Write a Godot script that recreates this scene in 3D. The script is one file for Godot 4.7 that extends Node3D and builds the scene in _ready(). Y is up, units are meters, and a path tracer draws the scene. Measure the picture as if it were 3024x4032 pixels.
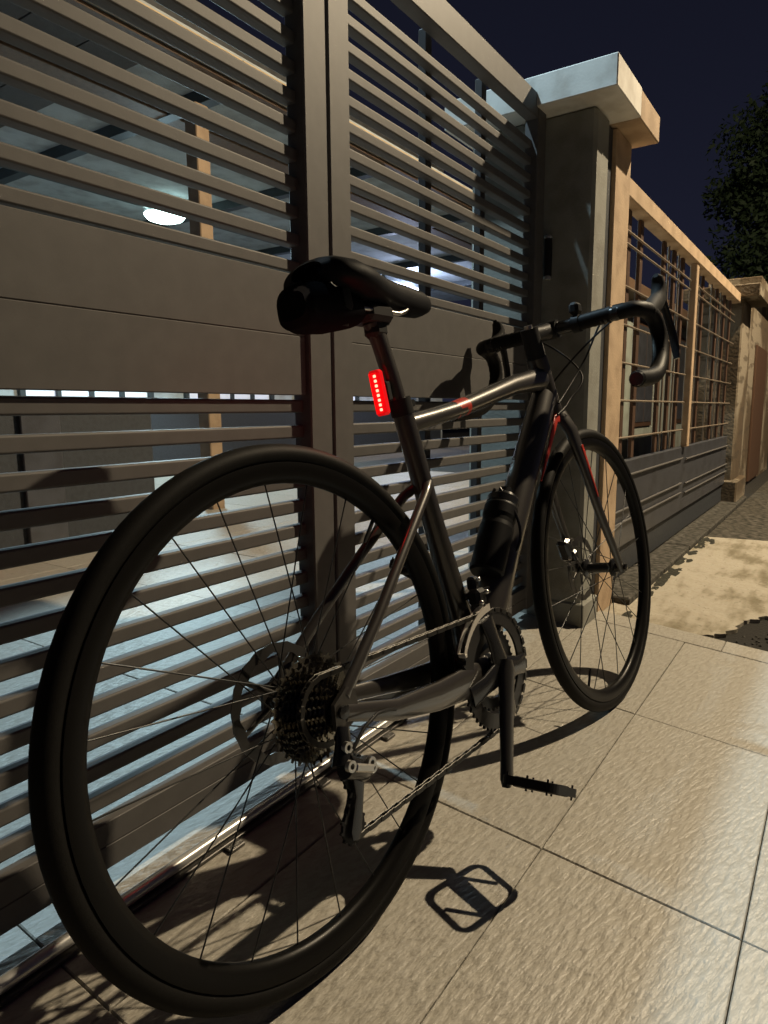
extends Node3D

const SLOPE := 0.0908

# ---------------------------------------------------------------- mesh builder
class MB:
	var v := PackedVector3Array()
	var n := PackedVector3Array()
	var uv := PackedVector2Array()
	var ix := PackedInt32Array()
	func vert(p: Vector3, nn: Vector3, t := Vector2.ZERO) -> int:
		v.append(p); n.append(nn); uv.append(t)
		return v.size() - 1
	func tri(a: int, b: int, c: int) -> void:
		ix.append(a); ix.append(b); ix.append(c)
	# flat quad, corners in order round the face; out = rough outward direction
	func quad(a: Vector3, b: Vector3, c: Vector3, d: Vector3, out: Vector3) -> void:
		var nn := (b - a).cross(c - a)
		if nn.length_squared() < 1e-16:
			nn = (c - a).cross(d - a)
		nn = nn.normalized()
		var flip := nn.dot(out) < 0.0
		if flip:
			nn = -nn
		var i := vert(a, nn, Vector2(0, 0)); vert(b, nn, Vector2(1, 0)); vert(c, nn, Vector2(1, 1)); vert(d, nn, Vector2(0, 1))
		if flip:
			tri(i, i + 1, i + 2); tri(i, i + 2, i + 3)
		else:
			tri(i, i + 2, i + 1); tri(i, i + 3, i + 2)
	func triangle(a: Vector3, b: Vector3, c: Vector3, out: Vector3) -> void:
		var nn := (b - a).cross(c - a).normalized()
		var flip := nn.dot(out) < 0.0
		if flip:
			nn = -nn
		var i := vert(a, nn); vert(b, nn); vert(c, nn)
		if flip:
			tri(i, i + 1, i + 2)
		else:
			tri(i, i + 2, i + 1)
	# box with chamfered edges, centred at c, axes of basis bs
	func box(c: Vector3, s: Vector3, ch := 0.0, bs := Basis.IDENTITY) -> void:
		var h := s * 0.5
		ch = minf(ch, minf(h.x, minf(h.y, h.z)) * 0.95)
		for ax in 3:
			var b := (ax + 1) % 3
			var d := (ax + 2) % 3
			for sg in [-1.0, 1.0]:
				var q := []
				for k in [[-1, -1], [1, -1], [1, 1], [-1, 1]]:
					var p := Vector3.ZERO
					p[ax] = sg * h[ax]; p[b] = k[0] * (h[b] - ch); p[d] = k[1] * (h[d] - ch)
					q.append(c + bs * p)
				var o := Vector3.ZERO
				o[ax] = sg
				quad(q[0], q[1], q[2], q[3], bs * o)
		if ch <= 0.0:
			return
		for ax in 3:
			var b := (ax + 1) % 3
			var d := (ax + 2) % 3
			for sb in [-1.0, 1.0]:
				for sd in [-1.0, 1.0]:
					var q := []
					for k in [[-1, 0], [1, 0], [1, 1], [-1, 1]]:
						var p := Vector3.ZERO
						p[ax] = k[0] * (h[ax] - ch)
						if k[1] == 0:
							p[b] = sb * h[b]; p[d] = sd * (h[d] - ch)
						else:
							p[b] = sb * (h[b] - ch); p[d] = sd * h[d]
						q.append(c + bs * p)
					var o := Vector3.ZERO
					o[b] = sb; o[d] = sd
					quad(q[0], q[1], q[2], q[3], bs * o)
		for sx in [-1.0, 1.0]:
			for sy in [-1.0, 1.0]:
				for sz in [-1.0, 1.0]:
					triangle(c + bs * Vector3(sx * h.x, sy * (h.y - ch), sz * (h.z - ch)), c + bs * Vector3(sx * (h.x - ch), sy * h.y, sz * (h.z - ch)), c + bs * Vector3(sx * (h.x - ch), sy * (h.y - ch), sz * h.z), bs * Vector3(sx, sy, sz))
	# sweep an ellipse along points; rad[i] = (radius in the plane, radius along side)
	func sweep(pts: Array, rad: Array, side := Vector3(0, 0, 1), segs := 12, closed := false, caps := true, pw := 1.0) -> void:
		var m := pts.size()
		var start := v.size()
		for i in m:
			var a: Vector3 = pts[(i - 1 + m) % m] if closed else pts[maxi(i - 1, 0)]
			var b: Vector3 = pts[(i + 1) % m] if closed else pts[mini(i + 1, m - 1)]
			var t := (b - a).normalized()
			var s := side - t * side.dot(t)
			if s.length() < 0.05:
				s = Vector3(0, 1, 0) - t * t.y
				if s.length() < 0.05:
					s = Vector3(1, 0, 0) - t * t.x
			s = s.normalized()
			var nn := t.cross(s)
			var r: Vector2 = rad[mini(i, rad.size() - 1)]
			for k in segs:
				var an := TAU * k / segs
				var ca := cos(an)
				var sa := sin(an)
				if pw != 1.0:
					ca = signf(ca) * pow(absf(ca), pw); sa = signf(sa) * pow(absf(sa), pw)
				var off := nn * ca * r.x + s * sa * r.y
				var no := (nn * ca / maxf(r.x, 1e-5) + s * sa / maxf(r.y, 1e-5)).normalized()
				vert((pts[i] as Vector3) + off, no, Vector2(float(k) / segs, i))
		var last := m if closed else m - 1
		for i in last:
			var j := (i + 1) % m
			for k in segs:
				var k2 := (k + 1) % segs
				var a := start + i * segs + k
				var b := start + i * segs + k2
				var c := start + j * segs + k2
				var d := start + j * segs + k
				tri(a, b, c); tri(a, c, d)
		if caps and not closed:
			for e in [0, m - 1]:
				var t2: Vector3 = ((pts[0] as Vector3) - (pts[1] as Vector3)).normalized() if e == 0 else ((pts[m - 1] as Vector3) - (pts[m - 2] as Vector3)).normalized()
				var c0 := vert(pts[e], t2)
				var ring := []
				for k in segs:
					ring.append(vert(v[start + e * segs + k], t2))
				for k in segs:
					if e == 0:
						tri(c0, ring[(k + 1) % segs], ring[k])
					else:
						tri(c0, ring[k], ring[(k + 1) % segs])
	func tube(pts: Array, r: float, segs := 10) -> void:
		sweep(pts, [Vector2(r, r)], Vector3(0.03, 0.11, 1).normalized(), segs)
	# lathe about the z axis through c: profile of (radius, z)
	func lathe(c: Vector3, prof: Array, segs := 32, closed := false, bs := Basis.IDENTITY, smooth := true) -> void:
		var m := prof.size()
		var lim := m if closed else m - 1
		for i in lim:
			var p0: Vector2 = prof[i]
			var p1: Vector2 = prof[(i + 1) % m]
			var dd := p1 - p0
			var fn := Vector2(dd.y, -dd.x).normalized()
			var n0 := fn
			var n1 := fn
			if smooth:
				var pm: Vector2 = prof[(i - 1 + m) % m]
				var pn: Vector2 = prof[(i + 2) % m]
				if closed or i > 0:
					var f := Vector2((p0 - pm).y, -(p0 - pm).x).normalized()
					if f.dot(fn) > 0.5:
						n0 = (f + fn).normalized()
				if closed or i < m - 2:
					var f := Vector2((pn - p1).y, -(pn - p1).x).normalized()
					if f.dot(fn) > 0.5:
						n1 = (f + fn).normalized()
			var s := v.size()
			for k in segs + 1:
				var an := TAU * k / segs
				var cv := Vector3(cos(an), sin(an), 0)
				vert(c + bs * (cv * p0.x + Vector3(0, 0, p0.y)), bs * (cv * n0.x + Vector3(0, 0, n0.y)), Vector2(float(k) / segs, 0))
				vert(c + bs * (cv * p1.x + Vector3(0, 0, p1.y)), bs * (cv * n1.x + Vector3(0, 0, n1.y)), Vector2(float(k) / segs, 1))
			for k in segs:
				var a := s + k * 2
				tri(a, a + 1, a + 3); tri(a, a + 3, a + 2)
	# plate between two outlines of equal point count (outer, inner) about c, thickness along z
	func ring_plate(c: Vector3, outer: PackedVector2Array, inner: PackedVector2Array, z0: float, z1: float, bs := Basis.IDENTITY) -> void:
		var m := outer.size()
		for k in m:
			var k2 := (k + 1) % m
			var o0 := outer[k]
			var o1 := outer[k2]
			var i0 := inner[k]
			var i1 := inner[k2]
			var f := func(p: Vector2, z: float) -> Vector3: return c + bs * Vector3(p.x, p.y, z)
			quad(f.call(o0, z1), f.call(o1, z1), f.call(i1, z1), f.call(i0, z1), bs * Vector3(0, 0, 1))
			quad(f.call(o0, z0), f.call(o1, z0), f.call(i1, z0), f.call(i0, z0), bs * Vector3(0, 0, -1))
			var mo := (o0 + o1) * 0.5
			quad(f.call(o0, z0), f.call(o1, z0), f.call(o1, z1), f.call(o0, z1), bs * Vector3(mo.x, mo.y, 0))
			quad(f.call(i0, z0), f.call(i1, z0), f.call(i1, z1), f.call(i0, z1), bs * Vector3(-mo.x, -mo.y, 0))
	# extruded polygon, points in the xy plane of bs
	func prism(c: Vector3, poly: PackedVector2Array, z0: float, z1: float, bs := Basis.IDENTITY) -> void:
		var t := Geometry2D.triangulate_polygon(poly)
		for q in range(0, t.size(), 3):
			for zz in [[z0, -1.0], [z1, 1.0]]:
				triangle(c + bs * Vector3(poly[t[q]].x, poly[t[q]].y, zz[0]), c + bs * Vector3(poly[t[q + 1]].x, poly[t[q + 1]].y, zz[0]), c + bs * Vector3(poly[t[q + 2]].x, poly[t[q + 2]].y, zz[0]), bs * Vector3(0, 0, zz[1]))
		var cw := Geometry2D.is_polygon_clockwise(poly)
		for k in poly.size():
			var a := poly[k]
			var b := poly[(k + 1) % poly.size()]
			var e := b - a
			var o := Vector2(e.y, -e.x)
			if cw:
				o = -o
			quad(c + bs * Vector3(a.x, a.y, z0), c + bs * Vector3(b.x, b.y, z0), c + bs * Vector3(b.x, b.y, z1), c + bs * Vector3(a.x, a.y, z1), bs * Vector3(o.x, o.y, 0))
	func mesh() -> ArrayMesh:
		var a := []
		a.resize(Mesh.ARRAY_MAX)
		a[Mesh.ARRAY_VERTEX] = v; a[Mesh.ARRAY_NORMAL] = n; a[Mesh.ARRAY_TEX_UV] = uv; a[Mesh.ARRAY_INDEX] = ix
		var me := ArrayMesh.new()
		me.add_surface_from_arrays(Mesh.PRIMITIVE_TRIANGLES, a)
		return me

var M := {}
var T := {}
var rng := RandomNumberGenerator.new()

func lin(r: float, g: float, b: float) -> Color:
	return Color(r, g, b).linear_to_srgb()

func dull(m: StandardMaterial3D, sp := 0.22) -> StandardMaterial3D:
	m.metallic_specular = sp
	return m

func mat(c: Color, rough := 0.6, metal := 0.0) -> StandardMaterial3D:
	var m := StandardMaterial3D.new()
	m.albedo_color = c; m.roughness = rough; m.metallic = metal
	return m

func tri_tex(m: StandardMaterial3D, alb: Texture2D, nor: Texture2D, sc: float, ns := 0.5, world := true) -> StandardMaterial3D:
	m.uv1_triplanar = true
	m.uv1_world_triplanar = world
	m.uv1_scale = Vector3(sc, sc, sc)
	if alb: m.albedo_texture = alb
	if nor:
		m.normal_enabled = true; m.normal_texture = nor; m.normal_scale = ns
	return m

func noise_img(size: int, freq: float, seed_: int, oct := 4, kind := FastNoiseLite.TYPE_SIMPLEX_SMOOTH) -> Image:
	var f := FastNoiseLite.new()
	f.seed = seed_; f.frequency = freq; f.noise_type = kind
	f.fractal_type = FastNoiseLite.FRACTAL_FBM; f.fractal_octaves = oct
	return f.get_seamless_image(size, size, false, false, 0.15)

# colour texture: noise mapped through (position, colour) stops
func ramp_tex(im: Image, stops: Array) -> ImageTexture:
	var g := Gradient.new()
	var off := PackedFloat32Array()
	var col := PackedColorArray()
	for s in stops:
		off.append(s[0]); col.append(s[1])
	g.offsets = off; g.colors = col
	var w := im.get_width()
	var o := Image.create(w, w, false, Image.FORMAT_RGB8)
	for y in w:
		for x in w:
			o.set_pixel(x, y, g.sample(im.get_pixel(x, y).r))
	return ImageTexture.create_from_image(o)

func normal_tex(im: Image, k: float) -> ImageTexture:
	var c := im.duplicate() as Image
	c.convert(Image.FORMAT_RGBA8)
	c.bump_map_to_normal_map(k)
	return ImageTexture.create_from_image(c)

func numbered(called: String, parent: Node) -> String:
	if not parent.has_node(called):
		return called
	var k := 1
	while parent.has_node("%s_%03d" % [called, k]):
		k += 1
	return "%s_%03d" % [called, k]

var counts := {}
func put(o: Node, called: String, parent: Node) -> void:
	var key := str(parent.get_instance_id()) + called
	var k: int = counts.get(key, 0)
	counts[key] = k + 1
	o.name = called if k == 0 else "%s_%03d" % [called, k]
	parent.add_child(o, true)

func obj(called: String, mb: MB, m: Material, parent: Node = self) -> MeshInstance3D:
	return inst(called, mb.mesh(), m, parent)

func inst(called: String, me: Mesh, m: Material, parent: Node = self) -> MeshInstance3D:
	var o := MeshInstance3D.new()
	o.mesh = me
	o.material_override = m
	put(o, called, parent)
	return o

func tag(o: Node, label: String, category: String, group := "") -> Node:
	o.set_meta("label", label); o.set_meta("category", category)
	if group: o.set_meta("group", group)
	return o

func thing(called: String, label: String, category: String, at := Vector3.ZERO, group := "") -> Node3D:
	var o := Node3D.new()
	o.position = at
	put(o, called, self)
	tag(o, label, category, group)
	return o

func structure(o: Node) -> Node:
	o.set_meta("kind", "structure")
	return o

func bx(c: Vector3, s: Vector3, ch := 0.002) -> MB:
	var b := MB.new()
	b.box(c, s, ch)
	return b

func gy(z: float) -> float:
	return -SLOPE * clampf(z, -0.153, 3.2)

# ---------------------------------------------------------------- scene
func _ready() -> void:
	rng.seed = 7
	setup_camera_and_light()
	make_materials()
	build_ground()
	build_gate()
	build_pillars()
	build_yard()
	build_neighbour()
	build_far()
	build_street_lamp()
	build_bicycle()

func setup_camera_and_light() -> void:
	var cam := Camera3D.new()
	cam.name = "camera"
	var fw := Vector3(0.8174596, -0.14926824, -0.55630819)
	var up := Vector3(0.12748134, 0.98877072, -0.07798055)
	cam.fov = 74.25
	cam.near = 0.02
	cam.far = 400.0
	add_child(cam)
	cam.look_at_from_position(Vector3(0, 0.68405, 0.81375), Vector3(0, 0.68405, 0.81375) + fw, up)
	cam.current = true
	var we := WorldEnvironment.new()
	we.name = "environment"
	var e := Environment.new()
	e.background_mode = Environment.BG_SKY
	var sky := Sky.new()
	var sm := ProceduralSkyMaterial.new()
	sm.sky_top_color = lin(0.0050, 0.0056, 0.0110)
	sm.sky_horizon_color = lin(0.0135, 0.0148, 0.0300)
	sm.sky_curve = 0.25
	sm.ground_bottom_color = lin(0.006, 0.006, 0.008)
	sm.ground_horizon_color = lin(0.012, 0.012, 0.018)
	sm.sun_angle_max = 0.0
	sky.sky_material = sm
	e.sky = sky
	e.ambient_light_source = Environment.AMBIENT_SOURCE_SKY
	e.tonemap_mode = Environment.TONE_MAPPER_LINEAR
	e.tonemap_exposure = 1.0
	e.sdfgi_enabled = true
	e.ssao_enabled = true
	e.ssil_enabled = true
	we.environment = e
	add_child(we)

func make_materials() -> void:
	var n1 := noise_img(512, 0.03, 11, 5)
	var n2 := noise_img(512, 0.008, 23, 5)
	var n3 := noise_img(512, 0.12, 5, 3)
	var st := noise_img(1024, 0.028, 31, 4)
	T.grain = ramp_tex(n1, [[0.0, Color(0.80, 0.79, 0.78)], [0.5, Color(0.93, 0.93, 0.93)], [1.0, Color(1, 1, 1)]])
	T.paint = ramp_tex(n2, [[0.2, Color(0.88, 0.87, 0.86)], [0.5, Color(0.96, 0.96, 0.96)], [0.8, Color(1, 1, 1)]])
	T.coat = ramp_tex(n2, [[0.2, Color(0.955, 0.955, 0.955)], [0.8, Color(1, 1, 1)]])
	T.fine_n = normal_tex(n3, 1.5)
	T.rough_n = normal_tex(n1, 4.0)
	T.streak_n = normal_tex(st, 6.0)
	T.streak_h = ImageTexture.create_from_image(st)
	T.tile = ramp_tex(st, [[0.1, Color(0.90, 0.89, 0.87)], [0.5, Color(0.965, 0.96, 0.95)], [0.9, Color(1, 1, 1)]])
	var ci := Image.create(1024, 1024, false, Image.FORMAT_RGB8)
	var si := Image.create(512, 512, false, Image.FORMAT_RGB8)
	var na := noise_img(512, 0.006, 71, 3)
	for yy in 1024:
		for xx in 1024:
			var big := na.get_pixel(xx / 2, yy / 2).r
			var mid := n2.get_pixel((xx * 2 / 3) % 512, (yy * 3) % 512).r
			var fin := n1.get_pixel((xx + 97) % 512, (yy * 2) % 512).r
			var stain := smoothstep(0.40, 0.80, big * 0.5 + mid * 0.35 + fin * 0.15)
			var spot := smoothstep(0.72, 0.85, fin)
			var base := Color(0.94, 0.925, 0.895).lerp(Color(1, 1, 1), fin)
			ci.set_pixel(xx, yy, base.lerp(Color(0.60, 0.57, 0.48), stain * 0.75).lerp(Color(0.62, 0.59, 0.5), spot * 0.3))
			if xx < 512 and yy < 512:
				si.set_pixel(xx, yy, Color(1, 1, 1).lerp(Color(0.62, 0.56, 0.48), smoothstep(0.45, 0.75, big)).lerp(Color(0.5, 0.46, 0.4), smoothstep(0.6, 0.8, mid) * 0.6))
	T.concrete = ImageTexture.create_from_image(ci)
	T.stain = ImageTexture.create_from_image(si)
	T.moss = ramp_tex(n1, [[0.2, Color(0.35, 0.36, 0.28)], [0.5, Color(0.75, 0.74, 0.68)], [0.8, Color(1, 1, 1)]])

	# gate paint: warm grey-brown powder coat
	M.gate = tri_tex(mat(lin(0.108, 0.104, 0.102), 0.55, 0.0), T.coat, T.fine_n, 5.0, 0.05)
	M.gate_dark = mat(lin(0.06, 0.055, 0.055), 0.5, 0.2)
	# tiles
	for k in 4:
		var kk: float = [1.0, 0.93, 1.05, 0.965][k]
		var m := mat(lin(0.355 * kk, 0.336 * kk, 0.296 * kk), 0.48)
		m.albedo_texture = T.tile
		m.normal_enabled = true; m.normal_texture = T.streak_n; m.normal_scale = 0.6
		M["tile%d" % k] = m
	M.grout = tri_tex(mat(lin(0.14, 0.118, 0.09), 0.95), T.grain, null, 3.0)
	M.concrete = tri_tex(mat(lin(0.40, 0.37, 0.31), 0.9), T.concrete, T.rough_n, 0.62, 0.4)
	M.kerb = tri_tex(mat(lin(0.085, 0.078, 0.07), 0.85), T.moss, T.rough_n, 1.6, 0.4)
	M.moss = tri_tex(mat(lin(0.035, 0.034, 0.022), 0.95), T.moss, T.rough_n, 5.0, 0.8)
	M.soil = tri_tex(mat(lin(0.016, 0.014, 0.011), 1.0), T.grain, T.rough_n, 4.0, 1.0)
	M.asphalt = tri_tex(mat(lin(0.055, 0.054, 0.052), 0.9), T.grain, T.rough_n, 4.0, 0.8)
	M.far_slab = tri_tex(mat(lin(0.085, 0.075, 0.062), 0.85), T.moss, T.rough_n, 1.2, 0.5)
	# pillars
	M.pillar = tri_tex(mat(lin(0.26, 0.26, 0.23), 0.8), T.paint, T.fine_n, 1.7, 0.4)
	M.cap = tri_tex(mat(lin(0.80, 0.77, 0.70), 0.75), T.paint, T.fine_n, 1.7, 0.1)
	M.orange = tri_tex(mat(lin(0.52, 0.375, 0.24), 0.8), T.paint, T.fine_n, 1.7, 0.4)
	M.wall_white = tri_tex(mat(lin(0.36, 0.40, 0.42), 0.85), T.paint, T.fine_n, 0.9, 0.3)
	M.wall_bluelit = tri_tex(mat(lin(0.30, 0.40, 0.62), 0.85), T.paint, T.fine_n, 0.9, 0.3)  # bluish lamp light put into the wall colour
	M.wall_grey = tri_tex(mat(lin(0.12, 0.125, 0.13), 0.85), T.paint, T.fine_n, 0.9, 0.3)
	M.wood = tri_tex(mat(lin(0.16, 0.10, 0.06), 0.6), T.grain, T.fine_n, 1.4, 0.3)
	M.shade_wood = tri_tex(mat(lin(0.045, 0.036, 0.03), 0.6), T.grain, T.fine_n, 1.4, 0.3)
	M.fascia = tri_tex(mat(lin(0.50, 0.37, 0.21), 0.7), T.paint, T.fine_n, 1.4, 0.3)
	M.column = tri_tex(mat(lin(0.30, 0.21, 0.13), 0.75), T.paint, T.fine_n, 1.4, 0.3)
	M.dark_frame = mat(lin(0.035, 0.045, 0.05), 0.5, 0.2)
	M.dark_block = tri_tex(mat(lin(0.035, 0.040, 0.048), 0.6), T.grain, T.fine_n, 2.0, 0.4)
	M.red_pot = mat(lin(0.35, 0.03, 0.02), 0.5)
	M.fence_bar = mat(lin(0.085, 0.045, 0.026), 0.55, 0.1)
	M.rod = mat(lin(0.30, 0.24, 0.18), 0.45, 0.5)
	M.sheet = tri_tex(mat(lin(0.075, 0.078, 0.09), 0.38, 0.2), T.paint, T.fine_n, 1.5, 0.2)
	M.dull_rod = mat(lin(0.12, 0.115, 0.11), 0.5, 0.2)
	M.bg_wall = tri_tex(mat(lin(0.36, 0.39, 0.34), 0.9), T.paint, T.fine_n, 0.8, 0.4)
	M.old_wall = tri_tex(mat(lin(0.24, 0.20, 0.145), 0.9), T.stain, T.fine_n, 0.6, 0.5)
	M.steel = mat(lin(0.60, 0.60, 0.58), 0.26, 0.65)
	M.bark = tri_tex(mat(lin(0.09, 0.065, 0.045), 0.95), T.grain, T.rough_n, 3.0, 1.0)
	var leaf := mat(lin(0.018, 0.036, 0.013), 0.75)
	leaf.backlight_enabled = true
	leaf.backlight = lin(0.02, 0.05, 0.01)
	M.leaf = leaf
	# bicycle
	M.frame = mat(lin(0.038, 0.034, 0.031), 0.38, 0.3)
	M.frame.clearcoat_enabled = true
	M.frame.clearcoat = 1.0
	M.frame.clearcoat_roughness = 0.12
	M.red_paint = mat(lin(0.42, 0.035, 0.022), 0.35)
	M.tyre = tri_tex(mat(lin(0.0075, 0.007, 0.0065), 0.6), T.grain, T.fine_n, 9.0, 0.35, false)
	M.rim = mat(lin(0.006, 0.0056, 0.0053), 0.34, 0.0)
	M.spoke = mat(lin(0.05, 0.05, 0.05), 0.35, 0.8)
	M.black = mat(lin(0.018, 0.018, 0.019), 0.45)
	M.black_gloss = mat(lin(0.015, 0.015, 0.016), 0.2)
	M.tape = tri_tex(mat(lin(0.010, 0.0095, 0.0095), 0.5), T.grain, T.fine_n, 18.0, 0.5, false)
	M.rubber = mat(lin(0.02, 0.02, 0.02), 0.7)
	M.saddle = tri_tex(mat(lin(0.008, 0.0085, 0.011), 0.58), T.grain, T.fine_n, 20.0, 0.3, false)
	M.fabric = tri_tex(mat(lin(0.008, 0.008, 0.010), 0.9), T.grain, T.fine_n, 30.0, 0.8, false)
	M.alloy = mat(lin(0.55, 0.53, 0.50), 0.28, 1.0)
	M.dark_alloy = mat(lin(0.13, 0.125, 0.12), 0.34, 0.9)
	M.ring = mat(lin(0.028, 0.026, 0.025), 0.36, 0.4)
	M.cage_plate = mat(lin(0.60, 0.56, 0.50), 0.36, 0.3)
	M.chain = mat(lin(0.065, 0.062, 0.057), 0.42, 0.9)
	M.cassette = mat(lin(0.30, 0.28, 0.24), 0.17, 1.0)
	M.bottle = mat(lin(0.008, 0.008, 0.009), 0.5)
	for k in [M.tyre, M.rim, M.saddle, M.fabric, M.tape, M.rubber, M.bottle, M.black]:
		dull(k)
	dull(M.frame, 0.4)
	dull(M.fabric, 0.1)
	dull(M.saddle, 0.16)
	dull(M.gate, 0.35)
	var tl := mat(lin(0.5, 0.01, 0.015), 0.25)
	tl.emission_enabled = true
	tl.emission = Color(1.0, 0.03, 0.06)
	tl.emission_energy_multiplier = 0.5
	M.tail_red = tl
	var ld := mat(lin(0.9, 0.5, 0.4), 0.3)
	ld.emission_enabled = true
	ld.emission = Color(1.0, 0.62, 0.5)
	ld.emission_energy_multiplier = 2.6
	M.led = ld

func lamp_mat(c: Color, e: float) -> StandardMaterial3D:
	var m := mat(Color(0.9, 0.9, 0.9), 0.4)
	m.emission_enabled = true
	m.emission = c
	m.emission_energy_multiplier = e
	return m

func omni(at: Vector3, c: Color, e: float, size: float, parent: Node, rg := 60.0) -> OmniLight3D:
	var l := OmniLight3D.new()
	l.light_color = c; l.light_energy = e; l.light_size = size
	l.omni_range = rg; l.omni_attenuation = 2.0
	l.shadow_enabled = true
	l.position = at
	put(l, "light", parent)
	return l

# ---------------------------------------------------------------- ground
# one tile on the sloping (or flat) floor, with its own UVs running along the relief
func tile_mesh(x0: float, x1: float, z0: float, z1: float, flat_y := 1e9) -> MB:
	var b := MB.new()
	var ch := 0.0016
	var h := 0.012
	var dy := rng.randf_range(-0.0006, 0.0006)
	var f := func(x: float, z: float, o: float) -> Vector3:
		return Vector3(x, (flat_y if flat_y < 1e8 else gy(z)) + o + dy, z)
	var q := [f.call(x0 + ch, z0 + ch, 0.0), f.call(x1 - ch, z0 + ch, 0.0), f.call(x1 - ch, z1 - ch, 0.0), f.call(x0 + ch, z1 - ch, 0.0)]
	var r := [f.call(x0, z0, -ch), f.call(x1, z0, -ch), f.call(x1, z1, -ch), f.call(x0, z1, -ch)]
	var s := [f.call(x0, z0, -h), f.call(x1, z0, -h), f.call(x1, z1, -h), f.call(x0, z1, -h)]
	b.quad(q[0], q[1], q[2], q[3], Vector3.UP)
	for k in 4:
		var k2 := (k + 1) % 4
		var mid: Vector3 = (r[k] + r[k2]) * 0.5 - (q[0] + q[2]) * 0.5
		b.quad(q[k], q[k2], r[k2], r[k], mid + Vector3(0, 0.3, 0))
		b.quad(r[k], r[k2], s[k2], s[k], Vector3(mid.x, 0, mid.z))
	var ox := rng.randf() * 7.0
	var oz := rng.randf() * 7.0
	for i in b.v.size():
		var p := b.v[i]
		var u := p.x * 0.975 + p.z * 0.222
		var w := -p.x * 0.222 + p.z * 0.975
		b.uv[i] = Vector2(u / 1.3 + ox, w / 0.32 + oz)
	return b

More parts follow.
